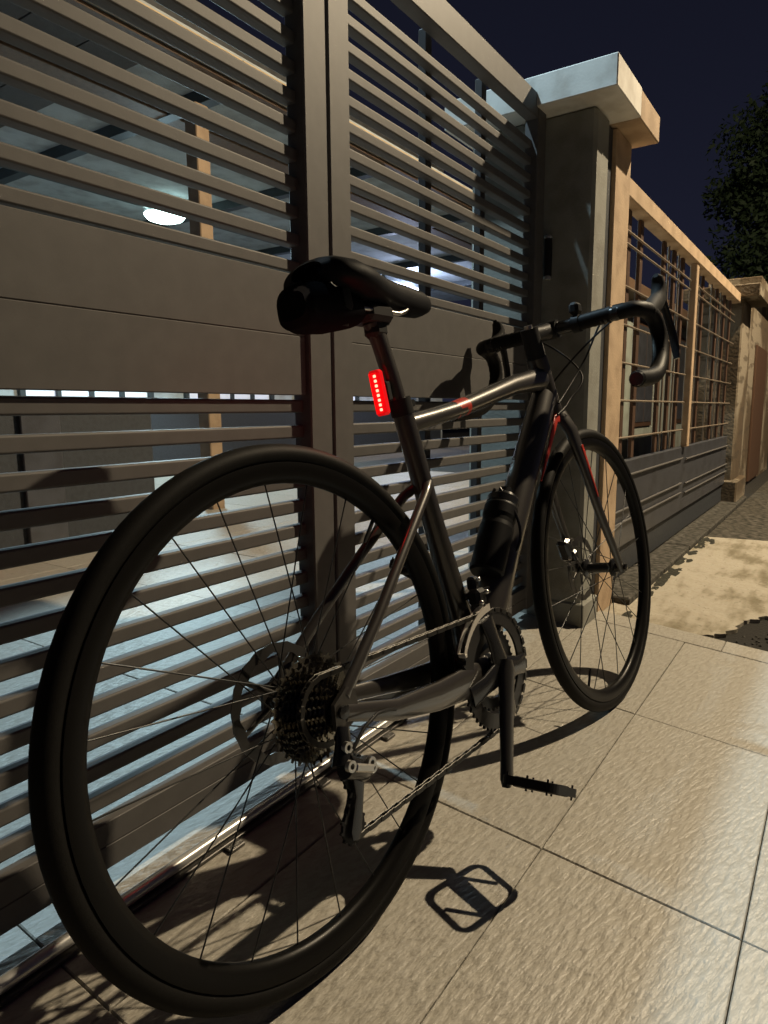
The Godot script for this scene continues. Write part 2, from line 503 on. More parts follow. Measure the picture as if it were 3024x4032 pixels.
func build_ground() -> void:
	# wide ground sheet
	var g := MB.new()
	var zs := [-60.0, -0.153, 3.2, 60.0]
	for i in 3:
		var za: float = zs[i]
		var zb: float = zs[i + 1]
		var dn := 0.027
		g.quad(Vector3(-60, gy(za) - dn, za), Vector3(90, gy(za) - dn, za), Vector3(90, gy(zb) - dn, zb), Vector3(-60, gy(zb) - dn, zb), Vector3.UP)
	structure(obj("ground", g, M.soil))
	# street
	var rd := MB.new()
	rd.quad(Vector3(-60, gy(9.0) + 0.006, 3.3), Vector3(90, gy(9.0) + 0.006, 3.3), Vector3(90, gy(9.0) + 0.006, 12), Vector3(-60, gy(9.0) + 0.006, 12), Vector3.UP)
	structure(obj("road", rd, M.asphalt))
	# driveway: grout bed + tiles
	var bed := MB.new()
	bed.quad(Vector3(-1.42, gy(-0.16) - 0.0075, -0.153), Vector3(2.322, gy(-0.16) - 0.0075, -0.153), Vector3(2.322, gy(3.15) - 0.0075, 3.15), Vector3(-1.42, gy(3.15) - 0.0075, 3.15), Vector3.UP)
	bed.quad(Vector3(2.322, gy(-0.153) - 0.0075, -0.153), Vector3(2.322, gy(3.15) - 0.0075, 3.15), Vector3(2.322, gy(3.15) - 0.04, 3.15), Vector3(2.322, gy(-0.153) - 0.04, -0.153), Vector3(1, 0, 0))
	var drive := structure(obj("driveway", bed, M.grout))
	var gap := 0.0009
	for row in 11:
		var z0 := -0.153 + 0.3 * row
		for col in 6:
			var x0 := 0.998 + 0.6025 * (col - 4)
			var tm := tile_mesh(x0 + gap, x0 + 0.6025 - gap, z0 + gap, z0 + 0.3 - gap)
			obj("tile", tm, M["tile%d" % rng.randi_range(0, 3)], drive)
	# border strip at the far edge
	for row in 6:
		var z0 := 0.15 + 0.6 * row - 0.2
		var tm := tile_mesh(2.205 + gap, 2.312, maxf(z0, 0.0) + gap, z0 + 0.6 - gap)
		obj("border_tile", tm, M["tile%d" % rng.randi_range(0, 3)], drive)
	# pavement slab of rough concrete with a broken edge
	var pv := MB.new()
	var poly := PackedVector2Array()
	var x := 2.325
	while x < 4.09:
		poly.append(Vector2(x, 0.15))
		x += 0.05
	poly.append(Vector2(4.065, 0.15))
	poly.append(Vector2(4.10, 0.213))
	poly.append(Vector2(4.285, 0.50))
	poly.append(Vector2(5.3, 2.2))
	poly.append(Vector2(4.9, 2.2))
	var edge := [Vector2(3.9, 1.75), Vector2(3.3, 1.32), Vector2(2.95, 0.93), Vector2(2.80, 0.74), Vector2(2.70, 0.675), Vector2(2.66, 0.64), Vector2(2.635, 0.618), Vector2(2.60, 0.60), Vector2(2.585, 0.575), Vector2(2.54, 0.565), Vector2(2.50, 0.55), Vector2(2.46, 0.553), Vector2(2.44, 0.535), Vector2(2.40, 0.525), Vector2(2.378, 0.505), Vector2(2.355, 0.483), Vector2(2.326, 0.468)]
	for k in edge.size():
		edge[k].x = 2.326 + (edge[k].x - 2.326) * 1.3
	for k in edge.size() - 1:
		var a: Vector2 = edge[k]
		var b: Vector2 = edge[k + 1]
		var steps := maxi(1, int(a.distance_to(b) / 0.016))
		for s in steps:
			poly.append(a.lerp(b, float(s) / steps) + Vector2(rng.randf_range(-0.006, 0.006), rng.randf_range(-0.011, 0.011)))
	poly.append(edge[edge.size() - 1])
	pv.prism(Vector3.ZERO, poly, 0.0, 0.014, Basis(Vector3(1, 0, 0), Vector3(0, 0, 1), Vector3(0, -1, 0)))
	for i in pv.v.size():
		var p := pv.v[i]
		pv.v[i] = Vector3(p.x, gy(p.z) - 0.012 + p.y * 1.0, p.z)
	# prism built with y down: shift so that the top is the walking face
	structure(obj("pavement", pv, M.concrete))
	# darker slab of ground farther along
	var ap := MB.new()
	var apoly := PackedVector2Array([Vector2(4.115, 0.21), Vector2(4.297, 0.50), Vector2(5.33, 2.2), Vector2(14, 2.2), Vector2(14, 0.21)])
	ap.prism(Vector3.ZERO, apoly, 0.0, 0.014, Basis(Vector3(1, 0, 0), Vector3(0, 0, 1), Vector3(0, -1, 0)))
	for i in ap.v.size():
		var p := ap.v[i]
		ap.v[i] = Vector3(p.x, gy(p.z) - 0.013 + p.y, p.z)
	structure(obj("far_slab", ap, M.far_slab))
	# concrete edging along the neighbour's fence
	var kb := MB.new()
	var xx := 2.48
	var kn := structure(Node3D.new())
	put(kn, "drain_edging", self)
	while xx < 5.6:
		var l := 0.58
		var c := MB.new()
		c.box(Vector3(xx + l * 0.5, gy(0.1) - 0.022 + rng.randf_range(-0.003, 0.003), 0.095), Vector3(l - 0.006, 0.05, 0.22), 0.006)
		obj("edging_slab", c, M.kerb, kn)
		xx += l
	# moss and dirt crusts on the concrete along the edging and in its hollows
	var moss := MB.new()
	for k in 34:
		var cx := rng.randf_range(2.36, 4.05)
		var cz := 0.212 + absf(rng.randfn()) * 0.018
		var big := rng.randf_range(0.018, 0.055)
		var ring := []
		for a in 11:
			var an := TAU * a / 11.0
			var rr := big * rng.randf_range(0.45, 1.0)
			ring.append(Vector3(cx + cos(an) * rr * 1.7, 0, cz + sin(an) * rr * 0.55))
		for a in 11:
			var p0 := Vector3(cx, gy(cz) - 0.0075, cz)
			var p1: Vector3 = ring[a]
			var p2: Vector3 = ring[(a + 1) % 11]
			p1.y = gy(p1.z) - 0.0119
			p2.y = gy(p2.z) - 0.0119
			moss.triangle(p0, p1, p2, Vector3.UP)
	var mo := obj("moss", moss, M.moss)
	mo.set_meta("kind", "stuff"); tag(mo, "dark moss crust on the pavement along the fence edging", "moss")
	# broken stones and dirt
	var fallen := MB.new()
	for k in 110:
		var p := Vector3(rng.randf_range(2.34, 2.75), 0, rng.randf_range(0.5, 0.9))
		if p.z < 0.5 + (p.x - 2.34) * 0.45: continue
		p.y = gy(p.z) - 0.026
		fallen.box(p, Vector3(rng.randf_range(0.004, 0.013), rng.randf_range(0.004, 0.009), rng.randf_range(0.004, 0.012)), 0.001, Basis.from_euler(Vector3(rng.randf(), rng.randf() * 6.0, rng.randf())))
	var fo := obj("gravel", fallen, M.kerb)
	fo.set_meta("kind", "stuff"); tag(fo, "loose gravel lying on the dark soil beside the broken pavement edge", "gravel")
	# gate rail on the floor: round steel bar on a flat strip
	var rail := thing("gate_rail", "shiny steel guide rail lying on the driveway in front of the gate bottom", "rail")
	var rb := MB.new()
	rb.sweep([Vector3(-0.4, gy(0.036) + 0.016, 0.036), Vector3(1.22, gy(0.036) + 0.016, 0.036)], [Vector2(0.0095, 0.0095)], Vector3(0, 0, 1), 20)
	obj("round_bar", rb, M.steel, rail)
	obj("base_strip", bx(Vector3(0.41, gy(0.036) + 0.0035, 0.036), Vector3(1.60, 0.0065, 0.03), 0.001), M.dark_alloy, rail)
	for k in 7:
		var bb := MB.new()
		bb.box(Vector3(-0.2 + 0.22 * k, gy(0.055) + 0.003, 0.058), Vector3(0.03, 0.006, 0.018), 0.001)
		obj("fixing_lug", bb, M.dark_alloy, rail)

# ---------------------------------------------------------------- gate
func slat_mesh(l: float, h: float, dp: float, r := 0.0045) -> ArrayMesh:
	# rounded rectangular tube along x, front at z = 0, top at y = 0
	var prof := []
	for c in [[-1, -1, PI], [1, -1, 1.5 * PI], [1, 1, 0.0], [-1, 1, 0.5 * PI]]:
		for k in 4:
			var an: float = c[2] + k * PI / 6.0
			prof.append([Vector2(c[0] * (dp * 0.5 - r) + cos(an) * r, c[1] * (h * 0.5 - r) + sin(an) * r), Vector2(cos(an), sin(an))])
	var b := MB.new()
	var m := prof.size()
	for e in 2:
		for k in m:
			var p: Vector2 = prof[k][0]
			var nn: Vector2 = prof[k][1]
			b.vert(Vector3(l * e, p.y - h * 0.5, p.x - dp * 0.5), Vector3(0, nn.y, nn.x))
	for k in m:
		var k2 := (k + 1) % m
		b.tri(k, k2, m + k2); b.tri(k, m + k2, m + k)
	for e in 2:
		var c := b.vert(Vector3(l * e, -h * 0.5, -dp * 0.5), Vector3(-1 + 2 * e, 0, 0))
		var s := b.v.size()
		for k in m:
			b.vert(b.v[e * m + k], Vector3(-1 + 2 * e, 0, 0))
		for k in m:
			b.tri(c, s + k, s + (k + 1) % m)
	return b.mesh()

func gate_leaf(x0: float, x1: float, label: String, posts: Array) -> Node3D:
	var t := thing("gate_leaf", label, "gate", Vector3(x0, 0.04, 0), "leaves of the slatted metal gate")
	var w := x1 - x0
	var sw := 0.062
	for k in 2:
		var cx := sw * 0.5 if k == 0 else w - sw * 0.5
		obj("stile", bx(Vector3(cx, 0.7735, -0.021), Vector3(sw, 1.549, 0.042), 0.0025), M.gate, t)
	var il := w - 2 * sw
	obj("top_rail", bx(Vector3(w * 0.5, 1.5155, -0.02), Vector3(il, 0.067, 0.038), 0.002), M.gate, t)
	var sm := slat_mesh(il, 0.0205, 0.025, 0.0032)
	for k in 12:
		var s := inst("slat", sm, M.gate, t)
		s.position = Vector3(sw, 0.9473 + 0.0473 * k - 0.04, -0.020)
	var sm2 := slat_mesh(il, 0.0236, 0.021, 0.004)
	for k in 13:
		var s := inst("slat", sm2, M.gate, t)
		s.position = Vector3(sw, 0.148 + 0.0463 * k - 0.04, -0.020)
	# two solid boards with a fine joint
	for k in 2:
		obj("board", bx(Vector3(w * 0.5, (0.7115 + 0.0520 + 0.105 * k) - 0.04, -0.019), Vector3(il - 0.002, 0.1042, 0.018), 0.0012), M.gate, t)
	for k in 2:
		obj("bottom_board", bx(Vector3(w * 0.5, (0.0440 + 0.0175 + 0.0355 * k) - 0.04, -0.014), Vector3(il - 0.001, 0.0349, 0.024), 0.0012), M.gate, t)
	# slender inner mullion behind the slats, as seen through them
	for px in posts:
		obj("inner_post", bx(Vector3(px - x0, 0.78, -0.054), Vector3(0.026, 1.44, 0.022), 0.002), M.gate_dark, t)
	return t

func build_gate() -> void:
	gate_leaf(-0.02, 1.0238, "brown slatted gate leaf on the left, behind the bicycle's rear wheel", [])
	var r := gate_leaf(1.0305, 2.074, "brown slatted gate leaf next to the capped pillar, behind the handlebar", [1.456, 1.743])
	# hinge on the pillar side
	var h := MB.new()
	h.sweep([Vector3(1.055, 1.05, 0.012), Vector3(1.055, 1.16, 0.012)], [Vector2(0.012, 0.012)], Vector3(1, 0, 0), 16)
	var ho := obj("hinge", h, M.black, r)
	var hc := MB.new()
	for y in [1.045, 1.165]:
		hc.lathe(Vector3(1.055, y, 0.012), [Vector2(0, 0.008), Vector2(0.009, 0.006), Vector2(0.0135, 0), Vector2(0.0135, -0.006), Vector2(0, -0.007)], 14, false, Basis(Vector3(1, 0, 0), Vector3(0, 0, -1), Vector3(0, 1, 0)))
	obj("hinge_cap", hc, M.steel, ho)

func build_pillars() -> void:
	var p := thing("gate_pillar", "olive grey gate pillar with a broad cream cap beside the gate", "pillar", Vector3(2.155, 0, 0))
	var sh := MB.new()
	sh.box(Vector3(0, 0.77, -0.055), Vector3(0.128, 1.566, 0.404), 0.01)
	obj("shaft", sh, M.pillar, p)
	obj("cap", bx(Vector3(-0.027, 1.5925, -0.04), Vector3(0.255, 0.084, 0.535), 0.003), M.cap, p)
	obj("plinth", bx(Vector3(0.004, 0.018, -0.052), Vector3(0.150, 0.090, 0.428), 0.004), M.pillar, p)
	var q := thing("corner_post", "orange painted corner post of the neighbour's fence with its own cap", "post", Vector3(2.37, 0, 0))
	obj("shaft", bx(Vector3(0.0, 0.76, 0.05), Vector3(0.172, 1.576, 0.20), 0.003), M.orange, q)
	obj("gap_shade_strip", bx(Vector3(-0.1185, 0.76, 0.03), Vector3(0.060, 1.57, 0.215), 0.0), M.dark_block, q)  # dark strip painting the shade of the deep gap beside the pillar
	obj("cap", bx(Vector3(0.009, 1.5915, -0.04), Vector3(0.240, 0.082, 0.531), 0.003), M.orange, q)

# ---------------------------------------------------------------- yard and house behind the gate
func build_yard() -> void:
	# inner floor tiles
	var bed := MB.new()
	var fy := gy(-0.153)
	bed.quad(Vector3(-3, fy - 0.008, -7.5), Vector3(12, fy - 0.008, -7.5), Vector3(12, fy - 0.008, -0.155), Vector3(-3, fy - 0.008, -0.155), Vector3.UP)
	var yard := structure(obj("yard_floor", bed, M.grout))
	for row in 9:
		for col in 12:
			var x0 := 0.998 + 0.6025 * (col - 3)
			var z1 := -0.155 - 0.6 * row
			obj("tile", tile_mesh(x0 + 0.0013, x0 + 0.6012, z1 - 0.5987, z1 - 0.0013, fy), M["tile%d" % rng.randi_range(0, 3)], yard)
	# house
	var h := thing("house", "house with a lit car porch seen through the gate slats", "house", Vector3(4, 0, -6.2))
	obj("wall", bx(Vector3(1.0, 1.55, -0.1), Vector3(15.0, 3.1, 0.2), 0.0), M.wall_white, h)
	obj("wall", bx(Vector3(-3.3, 1.65, 1.3), Vector3(0.2, 3.3, 2.6), 0.0), M.wall_bluelit, h)
	obj("upper_wall", bx(Vector3(1.0, 4.3, -0.1), Vector3(15.0, 2.38, 0.2), 0.0), M.wall_grey, h)
	# porch roof: deck, fascia boards, beams, joists
	var roof := obj("porch_roof", bx(Vector3(2.65, 2.86, 1.85), Vector3(10.9, 0.16, 3.5), 0.0), M.wall_white, h)
	for k in 5:
		obj("fascia_board", bx(Vector3(-1.7 + 2.2 * k, 2.84, 3.62), Vector3(2.194, 0.13, 0.03), 0.003), M.fascia, roof)
	obj("soffit_board", bx(Vector3(2.65, 2.765, 3.52), Vector3(10.9, 0.02, 0.15), 0.003), M.wood, roof)
	obj("beam", bx(Vector3(2.65, 2.735, 2.77), Vector3(10.9, 0.08, 0.44), 0.004), M.wood, roof)
	for k in 5:
		obj("shade_board", bx(Vector3(-2.63 + 0.33 * k, 2.768, 1.85), Vector3(0.322, 0.018, 3.44), 0.002), M.shade_wood, roof)  # dark boards added to darken the left part of the ceiling
	obj("beam", bx(Vector3(2.65, 2.72, 1.2), Vector3(10.9, 0.12, 0.10), 0.004), M.dark_frame, roof)
	for k in 6:
		obj("joist", bx(Vector3(-2.4 + 1.75 * k, 2.735, 1.9), Vector3(0.09, 0.088, 3.3), 0.003), M.dark_frame, roof)
	for x in [-0.80, 4.9]:
		obj("column", bx(Vector3(x, 1.31, 3.4), Vector3(0.11, 2.62, 0.11), 0.006), M.column, h)
	obj("shade_panel", bx(Vector3(1.0, 0.40, 0.012), Vector3(14.8, 0.78, 0.02), 0.003), M.dark_block, h)  # dark panel added to dim the wall below the windows
	# lit windows
	var win := lamp_mat(Color(0.66, 0.80, 1.0), 0.36)
	for k in 4:
		var wx := -1.6 + 2.1 * k
		var f := MB.new()
		for s in [-1.0, 1.0]:
			f.box(Vector3(wx + s * 0.78, 1.08, 0.02), Vector3(0.06, 0.60, 0.06), 0.003)
			f.box(Vector3(wx, 1.08 + s * 0.27, 0.02), Vector3(1.5, 0.06, 0.06), 0.003)
		for q in [-0.3875, 0.0, 0.3875]:
			f.box(Vector3(wx + q, 1.08, 0.02), Vector3(0.05, 0.48, 0.05), 0.003)
		var fr := obj("window", f, M.dark_frame, h)
		for q in [-1.5, -0.5, 0.5, 1.5]:
			obj("lit_window_pane", bx(Vector3(wx + q * 0.378, 1.08, 0.005), Vector3(0.33, 0.475, 0.008), 0.0), win, fr)
	# lamps
	var l1 := thing("ceiling_lamp", "round white ceiling lamp glowing under the porch roof", "lamp", Vector3(4.683, 2.62, -5.0))
	var lb := MB.new()
	lb.lathe(Vector3.ZERO, [Vector2(0, -0.06), Vector2(0.11, -0.055), Vector2(0.17, -0.035), Vector2(0.20, 0.0), Vector2(0.20, 0.012)], 28, false, Basis(Vector3(1, 0, 0), Vector3(0, 0, -1), Vector3(0, 1, 0)))
	obj("lamp_globe", lb, lamp_mat(Color(0.86, 1.0, 0.97), 9.0), l1)
	obj("lamp_base", bx(Vector3(0, 0.087, 0), Vector3(0.30, 0.146, 0.30), 0.01), M.wall_white, l1)
	var dl := SpotLight3D.new()
	dl.light_color = Color(0.80, 0.95, 1.0); dl.light_energy = 9.0; dl.light_size = 0.18
	dl.spot_range = 40.0; dl.spot_attenuation = 2.0; dl.spot_angle = 76.0; dl.spot_angle_attenuation = 0.4
	dl.shadow_enabled = true
	put(dl, "light", l1)
	dl.look_at_from_position(l1.position + Vector3(0, -0.16, 0), l1.position + Vector3(-0.6, -2.0, 0.6), Vector3(0, 0, 1))
	var l2 := thing("tube_lamp", "long white fluorescent tube lamp glowing under the porch roof", "lamp", Vector3(9.2, 2.585, -5.0))
	var tb := MB.new()
	tb.sweep([Vector3(-0.60, -0.03, 0), Vector3(0.60, -0.03, 0)], [Vector2(0.036, 0.036)], Vector3(0, 0, 1), 14)
	obj("lamp_tube", tb, lamp_mat(Color(0.86, 0.9, 1.0), 14.0), l2)
	obj("lamp_housing", bx(Vector3(0, 0.083, 0), Vector3(1.26, 0.165, 0.07), 0.006), M.wall_white, l2)
	omni(Vector3(0, -0.14, 0), Color(0.80, 0.86, 1.0), 3.2, 0.2, l2)
	var l3 := thing("added_yard_lamp", "added cool white lamp on a made-up tall pole behind the gate, out of view", "lamp", Vector3(-0.35, fy, -1.6))  # unseen light added for the pillar cap and yard floor; pole made up
	var pp := MB.new()
	pp.sweep([Vector3(0, 0, 0), Vector3(0, 3.9, 0), Vector3(0.15, 4.35, 0.05), Vector3(0.75, 4.60, 0.22), Vector3(1.25, 4.62, 0.37)], [Vector2(0.05, 0.05), Vector2(0.04, 0.04), Vector2(0.035, 0.035), Vector2(0.03, 0.03), Vector2(0.025, 0.025)], Vector3(0, 0, 1), 12)
	obj("pole", pp, M.dark_frame, l3)
	obj("lamp_head", bx(Vector3(1.40, 4.60, 0.40), Vector3(0.34, 0.06, 0.16), 0.015), M.dark_frame, l3)
	obj("lamp_lens", bx(Vector3(1.40, 4.563, 0.40), Vector3(0.12, 0.012, 0.12), 0.003), lamp_mat(Color(0.78, 0.92, 1.0), 8.0), l3)
	var fl := SpotLight3D.new()
	fl.light_color = Color(0.80, 0.93, 1.0); fl.light_energy = 19.0; fl.light_size = 0.06
	fl.spot_range = 40.0; fl.spot_attenuation = 2.0; fl.spot_angle = 19.5; fl.spot_angle_attenuation = 0.3
	fl.shadow_enabled = true
	put(fl, "light", l3)
	fl.look_at_from_position(l3.position + Vector3(1.40, 4.50, 0.40), Vector3(1.5, 0.6, -0.2), Vector3(0, 0, 1))
	# low block standing in for a dark shape read as a car
	var pl := thing("dark_block", "low dark wall standing in for an unclear dark shape behind the left gate leaf", "dark_block", Vector3(1.05, fy, -2.7))
	obj("body", bx(Vector3(0, 0.36, 0), Vector3(2.9, 0.72, 0.4), 0.008), M.dark_block, pl)
	obj("rim", bx(Vector3(0, 0.735, 0), Vector3(2.96, 0.03, 0.46), 0.005), M.dark_block, pl)
	obj("pilaster", bx(Vector3(0.78, 0.36, 0.215), Vector3(0.2, 0.70, 0.03), 0.004), M.sheet, pl)
	var pt := thing("red_stand_in", "small red pot standing in for an unclear red spot in front of the low dark wall", "pot", Vector3(1.22, fy, -2.2))  # pot shape standing in for an unclear red spot
	var pb := MB.new()
	pb.lathe(Vector3.ZERO, [Vector2(0.0, 0.0), Vector2(0.10, 0.0), Vector2(0.15, 0.30), Vector2(0.165, 0.30), Vector2(0.165, 0.34), Vector2(0.14, 0.34), Vector2(0.135, 0.29), Vector2(0, 0.29)], 28, false, Basis(Vector3(1, 0, 0), Vector3(0, 0, -1), Vector3(0, 1, 0)), false)
	obj("pot_body", pb, M.red_pot, pt)

# ---------------------------------------------------------------- neighbour's fence
func build_neighbour() -> void:
	var f := thing("metal_fence", "orange framed metal fence with brown bars beyond the corner post", "fence", Vector3(2.46, 0, 0.10))
	obj("top_beam", bx(Vector3(1.52, 1.441, 0.0), Vector3(3.03, 0.062, 0.06), 0.003), M.orange, f)
	obj("post", bx(Vector3(1.43, 0.945, 0.006), Vector3(0.058, 0.93, 0.034), 0.003), M.orange, f)
	var bar := MB.new()
	bar.box(Vector3(0, 0.0, 0), Vector3(0.042, 0.925, 0.014), 0.001)
	var bm := bar.mesh()
	for x in [0.24, 0.42, 0.83, 1.04, 1.24, 1.58, 1.80, 2.3, 2.6, 2.86]:
		var o := inst("bar", bm, M.fence_bar, f)
		o.position = Vector3(x, 0.9455, -0.016)
	var thin := MB.new()
	thin.box(Vector3.ZERO, Vector3(0.010, 0.925, 0.008), 0.001)
	var tm := thin.mesh()
	for x in [0.10, 0.93, 1.15, 1.69, 2.1, 2.45]:
		var o := inst("thin_bar", tm, M.rod, f)
		o.position = Vector3(x, 0.9455, -0.016)
	var rod := MB.new()
	rod.sweep([Vector3(0.0, 0, 0), Vector3(3.03, 0, 0)], [Vector2(0.0042, 0.0042)], Vector3(0, 0, 1), 8)
	var rm := rod.mesh()
	for y in [1.325, 1.28, 1.13, 0.992, 0.8527, 0.7124, 0.570]:
		var o := inst("rod", rm, M.rod, f)
		o.position = Vector3(0, y, -0.003)
	obj("lower_panel", bx(Vector3(1.515, 0.305, -0.015), Vector3(3.03, 0.345, 0.03), 0.003), M.sheet, f)
	for y in [0.42, 0.287, 0.236]:
		var pb := MB.new()
		pb.sweep([Vector3(0.0, y, 0.008), Vector3(1.39, y, 0.008)], [Vector2(0.005, 0.005)], Vector3(0, 0, 1), 8)
		obj("rail_pipe", pb, M.dull_rod, f)
		var pc := MB.new()
		pc.sweep([Vector3(1.49, y - 0.01, 0.008), Vector3(3.02, y - 0.01, 0.008)], [Vector2(0.005, 0.005)], Vector3(0, 0, 1), 8)
		obj("rail_pipe", pc, M.dull_rod, f)
	obj("foot_wall", bx(Vector3(1.515, 0.065, -0.04), Vector3(3.03, 0.128, 0.05), 0.003), M.dark_block, f)
	# end pillar
	var e := thing("end_pillar", "weathered grey pillar with a flat cap at the far end of the neighbour's fence", "pillar", Vector3(5.78, 0, -0.02))
	obj("shaft", bx(Vector3(0, 0.72, 0), Vector3(0.46, 1.46, 0.32), 0.01), M.old_wall, e)
	obj("cap", bx(Vector3(0, 1.49, 0.02), Vector3(0.66, 0.085, 0.50), 0.006), M.old_wall, e)
	obj("plinth", bx(Vector3(0, 0.05, 0.01), Vector3(0.52, 0.20, 0.38), 0.01), M.old_wall, e)
	# wall of the neighbouring house behind the fence
	var n := thing("neighbour_house", "pale neighbouring house wall behind the orange framed fence", "house", Vector3(11.4, 0, -1.5))
	obj("wall", bx(Vector3(1.0, 0.95, 0), Vector3(12.4, 1.9, 0.2), 0.0), M.bg_wall, n)
	obj("roof_slab", bx(Vector3(1.0, 1.96, 0.1), Vector3(12.7, 0.12, 0.5), 0.005), M.wood, n)
	for k in 2:
		var w := MB.new()
		w.box(Vector3(-2.2 + 2.4 * k, 1.1, 0.112), Vector3(0.9, 1.3, 0.02), 0.003)
		var wo := obj("window", w, M.fence_bar, n)
		for s in [-1.0, 1.0]:
			obj("window_pane", bx(Vector3(-2.2 + 2.4 * k + s * 0.21, 1.1, 0.126), Vector3(0.38, 1.18, 0.006), 0.0), M.sheet, wo)

func build_far() -> void:
	# far gate pillar and door beyond
	var d := thing("far_gateway", "dim brown gateway wall with a dark door beyond the end pillar", "wall", Vector3(7.6, 0, 0))
	obj("wall", bx(Vector3(0.15, 0.8, -0.05), Vector3(2.6, 1.7, 0.25), 0.01), M.old_wall, d)
	obj("door", bx(Vector3(-0.1, 0.62, 0.085), Vector3(0.9, 1.24, 0.02), 0.004), M.fence_bar, d)
	obj("coping", bx(Vector3(0.15, 1.69, -0.04), Vector3(2.7, 0.08, 0.40), 0.006), M.old_wall, d)
	tree(Vector3(19.0, 0, 0.75))

func tree(at: Vector3) -> void:
	var t := thing("tree", "large dark leafy tree rising above the far end of the fence", "tree", at)
	t.scale = Vector3(1.5, 1.5, 1.5)
	var tr := MB.new()
	tr.sweep([Vector3(0, -0.1, 0), Vector3(0.05, 1.0, 0.03), Vector3(-0.04, 2.2, 0), Vector3(0.02, 3.4, 0.05)], [Vector2(0.24, 0.24), Vector2(0.18, 0.18), Vector2(0.15, 0.15), Vector2(0.08, 0.08)], Vector3(0, 0, 1), 14)
	var trunk := obj("trunk", tr, M.bark, t)
	for k in 9:
		var a := k * 2.4
		var b := MB.new()
		var h := 1.5 + 0.22 * k
		var dir := Vector3(cos(a), 0.55, sin(a))
		b.sweep([Vector3(0, h, 0), Vector3(0, h, 0) + dir * 0.7, Vector3(0, h + 0.2, 0) + dir * 1.4], [Vector2(0.07, 0.07), Vector2(0.045, 0.045), Vector2(0.015, 0.015)], Vector3(0, 0.2, 1), 7)
		obj("limb", b, M.bark, trunk)
	var r := RandomNumberGenerator.new()
	r.seed = 99
	var cl := []
	for k in 340:
		var y := r.randf_range(1.0, 5.6)
		var rad := 2.0 * sqrt(maxf(0.05, 1.0 - pow((y - 2.9) / 2.9, 2.0)))
		var a := r.randf() * TAU
		var q := sqrt(r.randf()) * rad
		cl.append([Vector3(cos(a) * q, y, sin(a) * q), r.randf_range(0.28, 0.55)])
	var lv := MB.new()
	for c in cl:
		for k in 230:
			var dv := Vector3(r.randfn(), r.randfn() * 0.8, r.randfn()).limit_length(2.0) * 0.5
			var p: Vector3 = c[0] + dv * c[1]
			var up := Vector3(r.randfn(), r.randfn() + 0.8, r.randfn()).normalized()
			var sd := up.cross(Vector3(r.randfn(), r.randfn(), r.randfn())).normalized()
			var ln := r.randf_range(0.042, 0.085)
			var fw := up.cross(sd)
			lv.triangle(p - sd * ln * 0.35, p + fw * ln, p + sd * ln * 0.35, up)
			lv.triangle(p - sd * ln * 0.35, p - fw * ln * 0.7, p + sd * ln * 0.35, up)
	obj("crown", lv, M.leaf, t)

func build_street_lamp() -> void:
	var s := thing("street_lamp", "street lamp on a tall pole along the road, out of view", "lamp", Vector3(5.6, gy(4.0), 3.25))
	var y0 := 5.0 - gy(4.0)
	var p := MB.new()
	p.sweep([Vector3(0, 0, 0), Vector3(0, 3.0, 0), Vector3(0, y0 - 0.3, 0), Vector3(-0.08, y0 + 0.0, -0.15), Vector3(-0.24, y0 + 0.08, -0.5)], [Vector2(0.08, 0.08), Vector2(0.06, 0.06), Vector2(0.045, 0.045), Vector2(0.04, 0.04), Vector2(0.035, 0.035)], Vector3(0, 0, 1), 14)
	obj("pole", p, M.dark_alloy, s)
	obj("lamp_head", bx(Vector3(-0.40, y0 + 0.06, -0.82), Vector3(0.24, 0.08, 0.5), 0.02), M.dark_alloy, s)
	obj("lamp_lens", bx(Vector3(-0.40, y0 + 0.005, -0.82), Vector3(0.10, 0.02, 0.10), 0.004), lamp_mat(Color(1.0, 0.912, 0.765), 12.0), s)
	omni(Vector3(-0.40, y0 - 0.07, -0.82), Color(1.0, 0.912, 0.765), 54.0, 0.045, s, 80.0)

# ---------------------------------------------------------------- bicycle
func bp(x: float, y: float, z := 0.0) -> Vector3:
	return Vector3(x, y, z)

